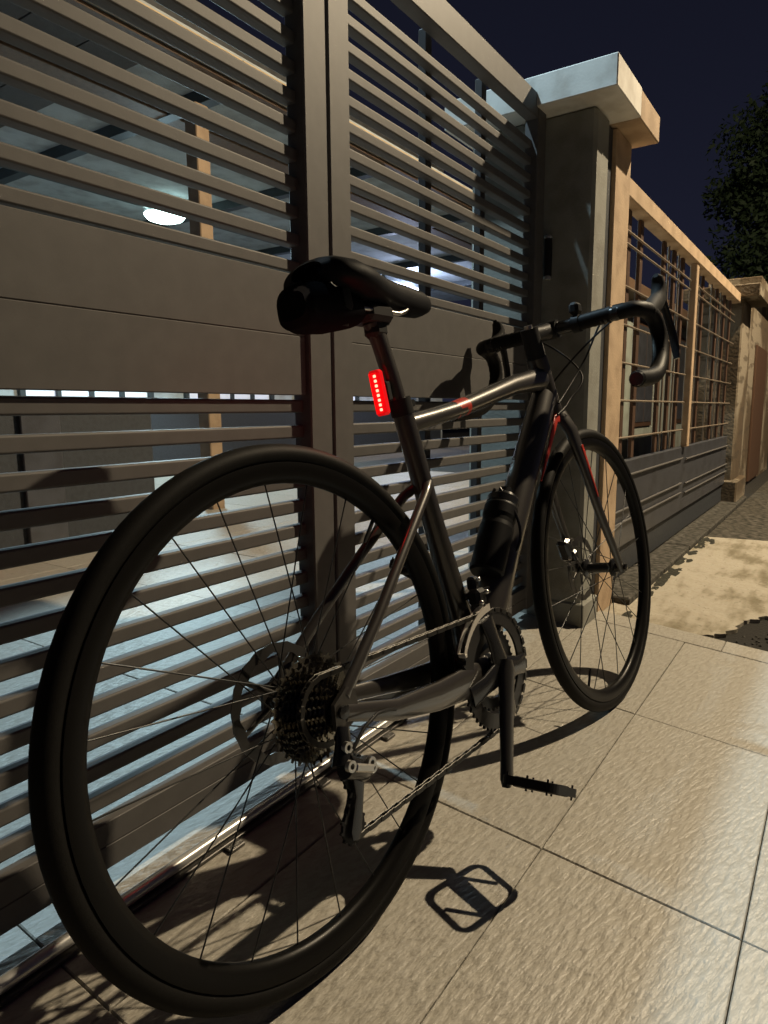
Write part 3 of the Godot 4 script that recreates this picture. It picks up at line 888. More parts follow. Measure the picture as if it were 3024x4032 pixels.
func wheel(parent: Node3D, at: Vector3, rear: bool) -> void:
	var rm := MB.new()
	rm.lathe(at, [Vector2(0.2885, 0.0), Vector2(0.2895, 0.006), Vector2(0.298, 0.0105), Vector2(0.310, 0.0125), Vector2(0.3155, 0.0122), Vector2(0.3155, -0.0122), Vector2(0.310, -0.0125), Vector2(0.298, -0.0105), Vector2(0.2895, -0.006)], 96, true)
	var w := obj("wheel", rm, M.rim, parent)
	var ty := MB.new()
	var prof := []
	for k in 17:
		var a := -2.45 + 4.9 * k / 16.0
		prof.append(Vector2(0.3262 + cos(a) * 0.0138, sin(a) * 0.0142))
	prof.reverse()
	ty.lathe(at, prof, 120)
	obj("tyre", ty, M.tyre, w)
	var hb := MB.new()
	var zl := -0.034
	var zr := 0.014 if rear else 0.034
	hb.lathe(at, [Vector2(0.0, -0.052), Vector2(0.011, -0.052), Vector2(0.013, zl - 0.006), Vector2(0.022, zl - 0.003), Vector2(0.022, zl + 0.003), Vector2(0.013, zl + 0.008), Vector2(0.012, zr - 0.008), Vector2(0.022, zr - 0.003), Vector2(0.022, zr + 0.003), Vector2(0.013, zr + 0.006), Vector2(0.011, 0.052), Vector2(0.0, 0.052)], 28, false, Basis.IDENTITY, false)
	obj("hub", hb, M.black_gloss, w)
	# spokes
	for k in 24:
		var sd := k % 2
		var z := zr if sd == 0 else zl
		var ar := TAU * k / 24.0 + (0.05 if rear else 0.11)
		var cross := 1.05 if (k / 2) % 2 == 0 else -1.05
		var ah := ar + cross
		var b := MB.new()
		b.sweep([at + Vector3(cos(ah) * 0.020, sin(ah) * 0.020, z), at + Vector3(cos(ar) * 0.290, sin(ar) * 0.290, z * 0.05)], [Vector2(0.00105, 0.00105)], Vector3(0, 0, 1), 6)
		obj("spoke", b, M.spoke, w)
	# disc rotor on the left
	var out := PackedVector2Array()
	var inn := PackedVector2Array()
	for k in 72:
		var a := TAU * k / 72.0
		var ro := 0.0805 - 0.0018 * (0.5 + 0.5 * cos(a * 18.0))
		out.append(Vector2(cos(a), sin(a)) * ro)
		inn.append(Vector2(cos(a), sin(a)) * (0.0655 + 0.0022 * cos(a * 12.0)))
	var rt := MB.new()
	rt.ring_plate(at, out, inn, -0.0465, -0.0447)
	for k in 6:
		var a := TAU * k / 6.0
		rt.sweep([at + Vector3(cos(a) * 0.016, sin(a) * 0.016, -0.0456), at + Vector3(cos(a + 0.35) * 0.066, sin(a + 0.35) * 0.066, -0.0456)], [Vector2(0.0045, 0.0016), Vector2(0.0035, 0.001)], Vector3(0, 0, 1), 6)
	obj("disc_rotor", rt, M.dark_alloy, w)
	# valve
	var av := 0.87 if rear else 4.2
	var vb := MB.new()
	vb.sweep([at + Vector3(cos(av) * 0.292, sin(av) * 0.292, 0), at + Vector3(cos(av) * 0.255, sin(av) * 0.255, 0), at + Vector3(cos(av) * 0.247, sin(av) * 0.247, 0)], [Vector2(0.003, 0.003), Vector2(0.003, 0.003), Vector2(0.002, 0.002)], Vector3(0, 0, 1), 8)
	obj("valve", vb, M.black, w)

func toothed(c: Vector3, teeth: int, r_root: float, r_tip: float, r_in: float, z0: float, z1: float) -> MB:
	var out := PackedVector2Array()
	var inn := PackedVector2Array()
	for k in teeth:
		for q in [[0.0, r_root], [0.28, r_root], [0.42, r_tip], [0.58, r_tip], [0.72, r_root]]:
			var a: float = TAU * (k + q[0]) / teeth
			out.append(Vector2(cos(a), sin(a)) * q[1])
			inn.append(Vector2(cos(a), sin(a)) * r_in)
	var b := MB.new()
	b.ring_plate(c, out, inn, z0, z1)
	return b

func chain_run(b: MB, a: Vector3, c: Vector3) -> void:
	var l := a.distance_to(c)
	var cnt := int(l / 0.0127)
	var d := (c - a).normalized()
	var nn := Vector3(0, 0, 1).cross(d).normalized()
	var bs := Basis(d, nn, d.cross(nn))
	for k in cnt:
		var p := a + d * (k + 0.5) * (l / cnt)
		var wz := 0.0035 if k % 2 == 0 else 0.0024
		for s in [-1.0, 1.0]:
			b.box(p + Vector3(0, 0, s * wz), Vector3(0.0150, 0.0072, 0.0011), 0.0004, bs)
		b.sweep([p - d * 0.0063 - Vector3(0, 0, 0.0038), p - d * 0.0063 + Vector3(0, 0, 0.0038)], [Vector2(0.0036, 0.0036)], Vector3(1, 0.2, 0), 7)

func build_bicycle() -> void:
	var t := thing("road_bicycle", "dark grey road bicycle with drop handlebar leaning against the slatted gate", "bicycle")
	t.transform = Transform3D(Basis(Vector3(0.99681895, -0.00720322, 0.07937317), Vector3(0.01988636, 0.98688677, -0.16018436), Vector3(-0.07717849, 0.16125325, 0.98389068)), Vector3(0.62331479, 0.3069002, 0.2614965))
	var bb := bp(0.402, -0.067)
	var fh := bp(1.0067, 0)
	wheel(t, bp(0, 0), true)
	wheel(t, fh, false)
	# frame
	var f := MB.new()
	f.sweep([bp(0.835, 0.381), bp(0.823, 0.418), bp(0.806, 0.47), bp(0.797, 0.498)], [Vector2(0.027, 0.027), Vector2(0.025, 0.025), Vector2(0.024, 0.023), Vector2(0.0225, 0.0225)], Vector3(0, 0, 1), 20)
	var frame := obj("frame", f, M.frame, t)
	var dt := MB.new()
	dt.sweep([bp(0.812, 0.412), bp(0.745, 0.335), bp(0.60, 0.165), bp(0.47, 0.012), bp(0.405, -0.058)], [Vector2(0.030, 0.024), Vector2(0.031, 0.027), Vector2(0.031, 0.029), Vector2(0.032, 0.033), Vector2(0.032, 0.037)], Vector3(0, 0, 1), 24, false, true, 0.8)
	obj("down_tube", dt, M.frame, frame)
	var tt := MB.new()
	tt.sweep([bp(0.302, 0.360), bp(0.38, 0.373), bp(0.457, 0.386), bp(0.575, 0.413), bp(0.66, 0.432), bp(0.735, 0.443), bp(0.803, 0.452)], [Vector2(0.016, 0.014), Vector2(0.0155, 0.0155), Vector2(0.016, 0.017), Vector2(0.018, 0.02), Vector2(0.020, 0.021), Vector2(0.023, 0.022), Vector2(0.028, 0.022)], Vector3(0, 0, 1), 20)
	obj("top_tube", tt, M.frame, frame)
	var sb := MB.new()
	sb.sweep([bp(0.404, -0.072), bp(0.372, 0.06), bp(0.330, 0.225), bp(0.289, 0.392)], [Vector2(0.022, 0.030), Vector2(0.021, 0.021), Vector2(0.018, 0.017), Vector2(0.0175, 0.0165)], Vector3(0, 0, 1), 20)
	obj("seat_tube", sb, M.frame, frame)
	var bs_ := MB.new()
	bs_.lathe(bb, [Vector2(0, -0.043), Vector2(0.024, -0.043), Vector2(0.027, -0.036), Vector2(0.027, 0.036), Vector2(0.024, 0.043), Vector2(0, 0.043)], 28)
	obj("bottom_bracket", bs_, M.black_gloss, frame)
	for s in [-1.0, 1.0]:
		var ss := MB.new()
		ss.sweep([bp(0.322, 0.262, s * 0.010), bp(0.295, 0.246, s * 0.022), bp(0.20, 0.172, s * 0.040), bp(0.10, 0.090, s * 0.056), bp(0.012, 0.016, s * 0.064)], [Vector2(0.009, 0.009), Vector2(0.0085, 0.008), Vector2(0.0085, 0.0075), Vector2(0.0085, 0.0075), Vector2(0.0105, 0.006)], Vector3(0, 0, 1), 14)
		obj("seat_stay", ss, M.frame, frame)
		var cs := MB.new()
		cs.sweep([bp(0.398, -0.068, s * 0.030), bp(0.32, -0.066, s * 0.040), bp(0.22, -0.055, s * 0.050), bp(0.11, -0.036, s * 0.060), bp(0.008, -0.004, s * 0.065)], [Vector2(0.026, 0.012), Vector2(0.0255, 0.010), Vector2(0.021, 0.009), Vector2(0.0145, 0.008), Vector2(0.011, 0.006)], Vector3(0, 0, 1), 20, false, true, 0.5)
		obj("chain_stay", cs, M.frame, frame)
		var dp := MB.new()
		dp.prism(Vector3(0, 0, 0), PackedVector2Array([Vector2(-0.014, -0.02), Vector2(0.008, -0.022), Vector2(0.03, -0.014), Vector2(0.028, 0.02), Vector2(0.012, 0.028), Vector2(-0.012, 0.012)]), s * 0.066 - 0.003, s * 0.066 + 0.003)
		obj("dropout", dp, M.frame, frame)
		var ax := MB.new()
		ax.lathe(Vector3(0, 0, 0), [Vector2(0, s * 0.052), Vector2(0.0085, s * 0.052), Vector2(0.0085, s * 0.0735), Vector2(0, s * 0.0745)], 16, false, Basis.IDENTITY, false)
		obj("axle_end", ax, M.black_gloss, frame)
	# painted red bands: thin sleeves of paint on the tubes
	var red := MB.new()
	red.sweep([bp(0.440, 0.3832), bp(0.478, 0.3908)], [Vector2(0.0162, 0.0166), Vector2(0.0167, 0.0176)], Vector3(0, 0, 1), 20, false, false)
	obj("red_band", red, M.red_paint, frame)
	var clamp_ := MB.new()
	clamp_.sweep([bp(0.2925, 0.376), bp(0.2865, 0.402)], [Vector2(0.0195, 0.0185)], Vector3(0, 0, 1), 20)
	clamp_.sweep([bp(0.311, 0.394, -0.01), bp(0.311, 0.394, 0.01)], [Vector2(0.006, 0.006)], Vector3(0, 1, 0), 10)
	obj("seat_clamp", clamp_, M.black, frame)
	# seatpost
	var sp := MB.new()
	sp.sweep([bp(0.292, 0.37), bp(0.272, 0.44), bp(0.256, 0.49), bp(0.243, 0.52)], [Vector2(0.0138, 0.0138), Vector2(0.0138, 0.0138), Vector2(0.0145, 0.0138), Vector2(0.017, 0.015)], Vector3(0, 0, 1), 18)
	var spo := obj("seatpost", sp, M.frame, t)
	var hd := MB.new()
	hd.box(bp(0.242, 0.529), Vector3(0.060, 0.026, 0.052), 0.007)
	hd.box(bp(0.250, 0.508), Vector3(0.036, 0.030, 0.030), 0.008)
	hd.sweep([bp(0.262, 0.521, -0.014), bp(0.262, 0.521, 0.014)], [Vector2(0.009, 0.009)], Vector3(0, 1, 0), 12)
	obj("seatpost_clamp", hd, M.black, spo)
	make_saddle(t)
	# fork
	var fk := MB.new()
	fk.sweep([bp(0.8385, 0.384), bp(0.8425, 0.366)], [Vector2(0.027, 0.027), Vector2(0.031, 0.036)], Vector3(0, 0, 1), 18)
	var fork := obj("fork", fk, M.frame, t)
	for s in [-1.0, 1.0]:
		var bl := MB.new()
		bl.sweep([bp(0.842, 0.372, s * 0.018), bp(0.850, 0.335, s * 0.036), bp(0.872, 0.255, s * 0.046), bp(0.918, 0.145, s * 0.051), bp(0.968, 0.056, s * 0.054), bp(1.0045, -0.006, s * 0.055)], [Vector2(0.022, 0.014), Vector2(0.021, 0.012), Vector2(0.018, 0.010), Vector2(0.014, 0.009), Vector2(0.012, 0.008), Vector2(0.013, 0.006)], Vector3(0, 0, 1), 16)
		var blo := obj("fork_blade", bl, M.frame, fork)
		if s > 0:
			var rs := MB.new()
			rs.sweep([bp(0.862, 0.300, s * 0.0522), bp(0.878, 0.245, s * 0.0568), bp(0.902, 0.180, s * 0.0594)], [Vector2(0.0055, 0.0012), Vector2(0.005, 0.0012), Vector2(0.002, 0.0012)], Vector3(0, 0, 1), 8)
			obj("red_stripe", rs, M.red_paint, blo)
		var ax := MB.new()
		ax.lathe(fh, [Vector2(0, s * 0.048), Vector2(0.0085, s * 0.048), Vector2(0.0085, s * 0.0665), Vector2(0, s * 0.0675)], 16, false, Basis.IDENTITY, false)
		obj("axle_end", ax, M.black_gloss, blo)
	var ds := MB.new()
	ds.sweep([bp(0.843, 0.366, 0.021), bp(0.80, 0.362, 0.0275), bp(0.74, 0.292, 0.0285), bp(0.69, 0.236, 0.0297)], [Vector2(0.012, 0.002), Vector2(0.010, 0.0022), Vector2(0.006, 0.0022), Vector2(0.002, 0.002)], Vector3(0, 0, 1), 8)
	obj("red_stripe", ds, M.red_paint, frame)
	# headset spacers, stem, handlebar
	var sm := MB.new()
	sm.sweep([bp(0.797, 0.497), bp(0.787, 0.528)], [Vector2(0.020, 0.020)], Vector3(0, 0, 1), 18)
	sm.sweep([bp(0.7875, 0.527), bp(0.777, 0.560)], [Vector2(0.021, 0.019)], Vector3(0, 0, 1), 18)
	sm.sweep([bp(0.783, 0.546), bp(0.825, 0.555), bp(0.872, 0.5635)], [Vector2(0.0175, 0.016), Vector2(0.0155, 0.0155), Vector2(0.018, 0.018)], Vector3(0, 0, 1), 16)
	sm.sweep([bp(0.880, 0.565, -0.021), bp(0.880, 0.565, 0.021)], [Vector2(0.0205, 0.0205)], Vector3(0, 1, 0), 18)
	var stem := obj("stem", sm, M.black, t)
	var bolts := MB.new()
	for q in [[-0.014, 0.012], [0.014, 0.012], [-0.014, -0.012], [0.014, -0.012]]:
		bolts.sweep([bp(0.896, 0.565 + q[1], q[0]), bp(0.9025, 0.5665 + q[1], q[0])], [Vector2(0.0035, 0.0035)], Vector3(0, 0, 1), 8)
	bolts.sweep([bp(0.776, 0.559), bp(0.774, 0.566)], [Vector2(0.009, 0.009)], Vector3(0, 0, 1), 12)
	obj("bolt", bolts, M.alloy, stem)
	var hbm := MB.new()
	hbm.sweep([bp(0.880, 0.565, -0.16), bp(0.880, 0.565, 0.16)], [Vector2(0.0150, 0.0150)], Vector3(0, 1, 0), 16)
	var bar := obj("handlebar", hbm, M.black_gloss, t)
	for s in [-1.0, 1.0]:
		var pts := []
		var ctl := Curve3D.new()
		for q in [[0.880, 0.565, 0.055], [0.881, 0.566, 0.110], [0.883, 0.567, 0.158], [0.900, 0.568, 0.186], [0.940, 0.566, 0.198], [0.974, 0.548, 0.202], [0.984, 0.508, 0.205], [0.962, 0.464, 0.208], [0.914, 0.430, 0.211], [0.850, 0.416, 0.213], [0.775, 0.410, 0.215]]:
			ctl.add_point(bp(q[0], q[1], s * q[2]))
		for i in ctl.point_count:
			var a := ctl.get_point_position(maxi(i - 1, 0))
			var c := ctl.get_point_position(mini(i + 1, ctl.point_count - 1))
			ctl.set_point_in(i, (a - c) * 0.16)
			ctl.set_point_out(i, (c - a) * 0.16)
		ctl.bake_interval = 0.006
		var bk := ctl.get_baked_points()
		var rd := []
		for i in bk.size():
			pts.append(bk[i])
			# overlapping turns of the tape
			var q := fmod(i * 0.30, 1.0)
			rd.append(Vector2.ONE * (0.0163 + 0.0012 * q))
		var tp := MB.new()
		tp.sweep(pts, rd, Vector3(0, 0, 1), 16)
		var tape := obj("bar_tape", tp, M.tape, bar)
		var pg := MB.new()
		pg.sweep([bp(0.776, 0.410, s * 0.215), bp(0.769, 0.4095, s * 0.2152)], [Vector2(0.0165, 0.0165), Vector2(0.013, 0.013)], Vector3(0, 0, 1), 14)
		obj("bar_plug", pg, M.black_gloss, tape)
		# brake and shift lever
		var hood := MB.new()
		hood.sweep([bp(0.9390, 0.563, s * 0.200), bp(0.9690, 0.578, s * 0.201), bp(0.9940, 0.588, s * 0.202), bp(1.0140, 0.602, s * 0.203), bp(1.0240, 0.628, s * 0.2035), bp(1.0180, 0.646, s * 0.2035), bp(1.0100, 0.650, s * 0.2035)], [Vector2(0.017, 0.016), Vector2(0.0195, 0.0165), Vector2(0.021, 0.016), Vector2(0.021, 0.016), Vector2(0.017, 0.0155), Vector2(0.012, 0.012), Vector2(0.005, 0.006)], Vector3(0, 0, 1), 16)
		var ho := obj("brake_hood", hood, M.rubber, bar)
		var lv := MB.new()
		lv.sweep([bp(1.0300, 0.603, s * 0.204), bp(1.0460, 0.570, s * 0.207), bp(1.0580, 0.530, s * 0.211), bp(1.0610, 0.495, s * 0.214), bp(1.0560, 0.466, s * 0.216)], [Vector2(0.010, 0.010), Vector2(0.006, 0.009), Vector2(0.005, 0.0095), Vector2(0.005, 0.0095), Vector2(0.004, 0.007)], Vector3(0, 0, 1), 12)
		obj("lever_blade", lv, M.black_gloss, ho)
		var fp := MB.new()
		fp.sweep([bp(1.0355, 0.640, s * 0.2035), bp(1.0400, 0.610, s * 0.204), bp(1.0370, 0.592, s * 0.204)], [Vector2(0.004, 0.010), Vector2(0.005, 0.012), Vector2(0.004, 0.008)], Vector3(0, 0, 1), 12)
		obj("lever_nameplate", fp, M.alloy, ho)
	# small lamp bracket on the bar
	var mk := MB.new()
	mk.sweep([bp(0.880, 0.565, 0.058), bp(0.880, 0.565, 0.074)], [Vector2(0.0195, 0.0195)], Vector3(0, 1, 0), 16)
	mk.box(bp(0.878, 0.597, 0.066), Vector3(0.030, 0.026, 0.022), 0.006)
	obj("bar_bracket", mk, M.black, bar)
	# cables
	for q in [[bp(0.985, 0.580, 0.195), bp(1.0, 0.60, 0.10), bp(0.945, 0.49, 0.045), bp(0.868, 0.425, 0.03), bp(0.815, 0.395, 0.03)], [bp(0.985, 0.575, -0.195), bp(0.99, 0.58, -0.10), bp(0.94, 0.47, 0.035), bp(0.862, 0.40, 0.034), bp(0.80, 0.37, 0.032)], [bp(0.985, 0.58, -0.19), bp(0.985, 0.60, -0.09), bp(0.93, 0.47, -0.04), bp(0.858, 0.40, -0.035), bp(0.81, 0.38, -0.031)], [bp(0.985, 0.575, 0.19), bp(0.975, 0.57, 0.11), bp(0.915, 0.445, -0.03), bp(0.868, 0.36, -0.046), bp(0.885, 0.24, -0.055)]]:
		var cc := Curve3D.new()
		for p in q: cc.add_point(p)
		for i in cc.point_count:
			var a := cc.get_point_position(maxi(i - 1, 0))
			var c := cc.get_point_position(mini(i + 1, cc.point_count - 1))
			cc.set_point_in(i, (a - c) * 0.2); cc.set_point_out(i, (c - a) * 0.2)
		cc.bake_interval = 0.012
		var cb := MB.new()
		cb.tube(Array(cc.get_baked_points()), 0.0024, 7)
		obj("cable", cb, M.black, t)
	make_drivetrain(t, bb)
	make_brakes(t, fh)
	# bottle cage and bottle
	var d := Vector3(0.60, 0.80, 0).normalized()
	var c0 := bp(0.534, 0.150)
	var cage := MB.new()
	for s in [-1.0, 1.0]:
		var pts := []
		for k in 13:
			var a := -0.6 + k * 0.25
			var nn := Vector3(d.y, -d.x, 0)
			pts.append(c0 - d * (0.06 - 0.012 * k) + nn * cos(a) * 0.0385 + Vector3(0, 0, s) * sin(a + 0.6) * 0.0385)
		cage.tube(pts, 0.0028, 7)
	var nn2 := Vector3(d.y, -d.x, 0)
	cage.sweep([c0 - d * 0.07 + nn2 * 0.037, c0 + d * 0.04 + nn2 * 0.037], [Vector2(0.003, 0.010)], Vector3(0, 0, 1), 8)
	obj("bottle_cage", cage, M.black_gloss, frame)
	var bt := thing("water_bottle", "black water bottle held in the cage inside the bicycle frame", "bottle")
	bt.transform = t.transform
	var bo := MB.new()
	var bz := d
	var bxx := Vector3(0, 0, 1)
	var bas := Basis(bz.cross(bxx) * -1.0, bxx, bz)
	bo.lathe(c0 - d * 0.085, [Vector2(0, 0), Vector2(0.029, 0.0), Vector2(0.0325, 0.004), Vector2(0.0325, 0.095), Vector2(0.0308, 0.104), Vector2(0.0308, 0.112), Vector2(0.0325, 0.120), Vector2(0.0325, 0.140), Vector2(0.030, 0.146)], 28, false, bas, false)
	obj("bottle_body", bo, M.bottle, bt)
	var cp := MB.new()
	cp.lathe(c0 - d * 0.085, [Vector2(0.030, 0.1462), Vector2(0.031, 0.147), Vector2(0.031, 0.160), Vector2(0.028, 0.166), Vector2(0.013, 0.170), Vector2(0.012, 0.184), Vector2(0.0, 0.186)], 28, false, bas, false)
	obj("bottle_cap", cp, M.black_gloss, bt)
	# tail light on the seatpost
	var tl := thing("tail_light", "glowing red tail light strapped to the bicycle seatpost", "light")
	tl.transform = t.transform
	var pd := Vector3(-0.13, 0.99, 0).normalized()
	var pb := Basis(pd.cross(Vector3(0, 0, 1)), pd, Vector3(0, 0, 1))
	var lc := bp(0.239, 0.410)
	var body := MB.new()
	body.box(lc, Vector3(0.016, 0.070, 0.022), 0.004, pb)
	obj("light_body", body, M.tail_red, tl)
	var strap := MB.new()
	strap.box(lc + pb * Vector3(0.014, 0, 0), Vector3(0.012, 0.03, 0.020), 0.002, pb)
	obj("strap_mount", strap, M.rubber, tl)
	for k in 8:
		var le := MB.new()
		le.box(lc + pb * Vector3(-0.0094, -0.0255 + 0.0073 * k, 0.0045), Vector3(0.0024, 0.0042, 0.0048), 0.0008, pb)
		obj("led", le, M.led, tl)
	omni(lc + pb * Vector3(-0.03, 0, 0), Color(1.0, 0.05, 0.06), 0.0035, 0.02, tl, 4.0)

func make_saddle(t: Node3D) -> void:
	# loft along x: [x, half width, top y, underside y]
	var sec := [[0.112, 0.030, 0.586, 0.566], [0.118, 0.054, 0.591, 0.558], [0.130, 0.066, 0.594, 0.552], [0.155, 0.0705, 0.595, 0.549], [0.185, 0.066, 0.592, 0.546], [0.215, 0.053, 0.589, 0.545], [0.25, 0.039, 0.587, 0.543], [0.29, 0.029, 0.586, 0.541], [0.335, 0.0245, 0.585, 0.539], [0.37, 0.0215, 0.582, 0.540], [0.388, 0.0165, 0.576, 0.547], [0.396, 0.008, 0.568, 0.556]]
	var b := MB.new()
	var segs := 24
	for s in sec:
		var cy: float = (s[2] + s[3]) * 0.5
		var hh: float = (s[2] - s[3]) * 0.5
		for k in segs:
			var a := TAU * k / segs
			var ca := cos(a)
			var sa := sin(a)
			var zz: float = signf(ca) * pow(absf(ca), 0.75) * s[1]
			var yy: float = cy + signf(sa) * pow(absf(sa), 0.8) * hh
			# the skirt drops a little at the sides
			yy -= 0.010 * pow(absf(zz) / 0.07, 2.0)
			b.vert(bp(s[0], yy, zz), Vector3(0, sa, ca).normalized())
	for i in sec.size() - 1:
		for k in segs:
			var k2 := (k + 1) % segs
			b.tri(i * segs + k, i * segs + k2, (i + 1) * segs + k2)
			b.tri(i * segs + k, (i + 1) * segs + k2, (i + 1) * segs + k)
	for e in [0, sec.size() - 1]:
		var c := b.vert(bp(sec[e][0] + (-0.002 if e == 0 else 0.002), (sec[e][2] + sec[e][3]) * 0.5, 0), Vector3(-1 if e == 0 else 1, 0, 0))
		for k in segs:
			b.tri(c, e * segs + k, e * segs + (k + 1) % segs)
	# smooth normals from the faces
	var acc := PackedVector3Array()
	acc.resize(b.v.size())
	for i in range(0, b.ix.size(), 3):
		var p := b.v[b.ix[i]]
		var fn := (b.v[b.ix[i + 1]] - p).cross(b.v[b.ix[i + 2]] - p)
		for q in 3:
			acc[b.ix[i + q]] += fn
	var cen := bp(0.24, 0.568)
	for i in acc.size():
		var nn := acc[i].normalized()
		var o := b.v[i] - Vector3(b.v[i].x, cen.y, 0)
		if nn.dot(o) < 0: nn = -nn
		b.n[i] = nn
	var so := obj("saddle", b, M.saddle, t)
	for s in [-1.0, 1.0]:
		var r := MB.new()
		r.tube([bp(0.125, 0.556, s * 0.030), bp(0.150, 0.545, s * 0.026), bp(0.175, 0.533, s * 0.0215), bp(0.20, 0.530, s * 0.0215), bp(0.285, 0.531, s * 0.0215), bp(0.305, 0.537, s * 0.020), bp(0.335, 0.552, s * 0.010)], 0.0036, 8)
		obj("saddle_rail", r, M.alloy, so)
	# saddle bag hanging under the rear
	var g := thing("saddle_bag", "small black saddle bag hanging under the rear of the saddle", "bag")
	g.transform = t.transform
	var sb := MB.new()
	sb.sweep([bp(0.075, 0.523, 0), bp(0.082, 0.5235, 0), bp(0.10, 0.524, 0), bp(0.14, 0.526, 0), bp(0.19, 0.529, 0), bp(0.208, 0.53, 0)], [Vector2(0.018, 0.026), Vector2(0.029, 0.036), Vector2(0.034, 0.039), Vector2(0.032, 0.037), Vector2(0.024, 0.030), Vector2(0.014, 0.020)], Vector3(0, 0, 1), 28, false, true, 0.7)
	obj("bag_body", sb, M.fabric, g)
	var st := MB.new()
	st.sweep([bp(0.15, 0.556, 0.030), bp(0.15, 0.548, 0.0355), bp(0.151, 0.525, 0.0372), bp(0.152, 0.499, 0.022)], [Vector2(0.009, 0.0012)], Vector3(0, 0.2, 1), 8)
	obj("strap", st, M.black, g)

func make_drivetrain(t: Node3D, bb: Vector3) -> void:
	var cr := MB.new()
	cr.lathe(bb, [Vector2(0, -0.062), Vector2(0.012, -0.062), Vector2(0.012, 0.062), Vector2(0.016, 0.063), Vector2(0.016, 0.0715), Vector2(0.0, 0.0725)], 24, false, Basis.IDENTITY, false)
	var crank := obj("crankset", cr, M.black_gloss, t)
	obj("chainring", toothed(bb, 50, 0.0985, 0.1032, 0.0745, 0.0445, 0.0485), M.ring, crank)
	obj("chainring", toothed(bb, 34, 0.0665, 0.0712, 0.050, 0.0372, 0.0405), M.ring, crank)
	var ca := Vector3(-0.061, -0.165, 0).normalized()
	var spd := MB.new()
	for k in 4:
		var a: float = atan2(ca.y, ca.x) + [0.62, 1.75, 3.7, 5.3][k]
		spd.sweep([bb + Vector3(cos(a) * 0.012, sin(a) * 0.012, 0.058), bb + Vector3(cos(a) * 0.055, sin(a) * 0.055, 0.055), bb + Vector3(cos(a) * 0.092, sin(a) * 0.092, 0.051)], [Vector2(0.022, 0.006), Vector2(0.017, 0.006), Vector2(0.019, 0.003)], Vector3(0, 0, 1), 12)
	obj("spider", spd, M.black_gloss, crank)
	for s in [1.0, -1.0]:
		var dir: Vector3 = ca * float(s)
		var arm := MB.new()
		arm.sweep([bb - dir * 0.016 + Vector3(0, 0, s * 0.064), bb + dir * 0.0 + Vector3(0, 0, s * 0.066), bb + dir * 0.05 + Vector3(0, 0, s * 0.0695), bb + dir * 0.15 + Vector3(0, 0, s * 0.0765), bb + dir * 0.174 + Vector3(0, 0, s * 0.0778), bb + dir * 0.186 + Vector3(0, 0, s * 0.078)], [Vector2(0.012, 0.009), Vector2(0.019, 0.011), Vector2(0.0155, 0.0095), Vector2(0.0135, 0.008), Vector2(0.0135, 0.008), Vector2(0.007, 0.006)], Vector3(0, 0, 1), 18, false, true, 0.7)
		obj("crank_arm", arm, M.ring, crank)
		make_pedal(t, bb + dir * 0.174 + Vector3(0, 0, s * 0.0775), s)
	# cassette
	var cs := MB.new()
	cs.lathe(Vector3.ZERO, [Vector2(0.0, 0.0555), Vector2(0.019, 0.0555), Vector2(0.019, 0.016), Vector2(0.0, 0.016)], 24, false, Basis.IDENTITY, false)
	var cas := obj("cassette", cs, M.cassette, t)
	var teeth := [34, 30, 27, 25, 23, 21, 19, 17, 15, 13, 11]
	for k in 11:
		var r: float = teeth[k] * 0.00204
		var z := 0.0185 + 0.0037 * k
		obj("sprocket", toothed(Vector3.ZERO, teeth[k], r - 0.0025, r + 0.0022, maxf(r - 0.013, 0.016), z, z + 0.0017), M.cassette, cas)
	# chain
	var ch := MB.new()
	var zc := 0.0465
	chain_run(ch, bb + Vector3(-0.012, 0.1005, zc), Vector3(-0.008, 0.043, 0.040))
	chain_run(ch, Vector3(0.016, -0.172, 0.046), bb + Vector3(0.004, -0.1005, zc))
	var last := Vector3.ZERO
	for k in 16:
		var a := PI * 0.53 - PI * 1.05 * k / 15.0
		var p := bb + Vector3(cos(a) * 0.1005, sin(a) * 0.1005, zc)
		if k > 0: chain_run(ch, last, p)
		last = p
	for k in 10:
		var a := PI * 0.53 + PI * 1.0 * k / 9.0
		var p := Vector3(cos(a) * 0.043, sin(a) * 0.043, 0.040)
		if k > 0: chain_run(ch, last, p)
		last = p
	chain_run(ch, Vector3(0.012, -0.041, 0.041), Vector3(0.042, -0.098, 0.045))
	chain_run(ch, Vector3(0.036, -0.104, 0.045), Vector3(0.000, -0.146, 0.046))
	obj("chain", ch, M.chain, t)
	# rear derailleur
	var rd := MB.new()
	rd.sweep([bp(-0.002, -0.018, 0.068), bp(-0.010, -0.042, 0.072), bp(-0.020, -0.060, 0.078)], [Vector2(0.011, 0.006), Vector2(0.012, 0.010), Vector2(0.015, 0.014)], Vector3(0, 0, 1), 14)
	rd.sweep([bp(-0.020, -0.058, 0.082), bp(0.004, -0.072, 0.080), bp(0.026, -0.082, 0.068)], [Vector2(0.015, 0.013), Vector2(0.013, 0.011), Vector2(0.016, 0.012)], Vector3(0, 0, 1), 16)
	var der := obj("rear_derailleur", rd, M.black_gloss, t)
	var bl := MB.new()
	for q in [[-0.022, -0.055, 0.096], [-0.012, -0.038, 0.084], [0.016, -0.066, 0.093], [0.030, -0.080, 0.081]]:
		bl.lathe(bp(q[0], q[1], q[2]), [Vector2(0.0035, 0.0), Vector2(0.0072, 0.0), Vector2(0.0072, -0.006), Vector2(0.0035, -0.006)], 14, true, Basis.IDENTITY, false)
	obj("derailleur_bolt", bl, M.alloy, der)
	var lk := MB.new()
	lk.box(bp(0.000, -0.066, 0.0935), Vector3(0.034, 0.010, 0.006), 0.002, Basis(Vector3(0, 0, 1), -0.42))
	obj("derailleur_link", lk, M.alloy, der)
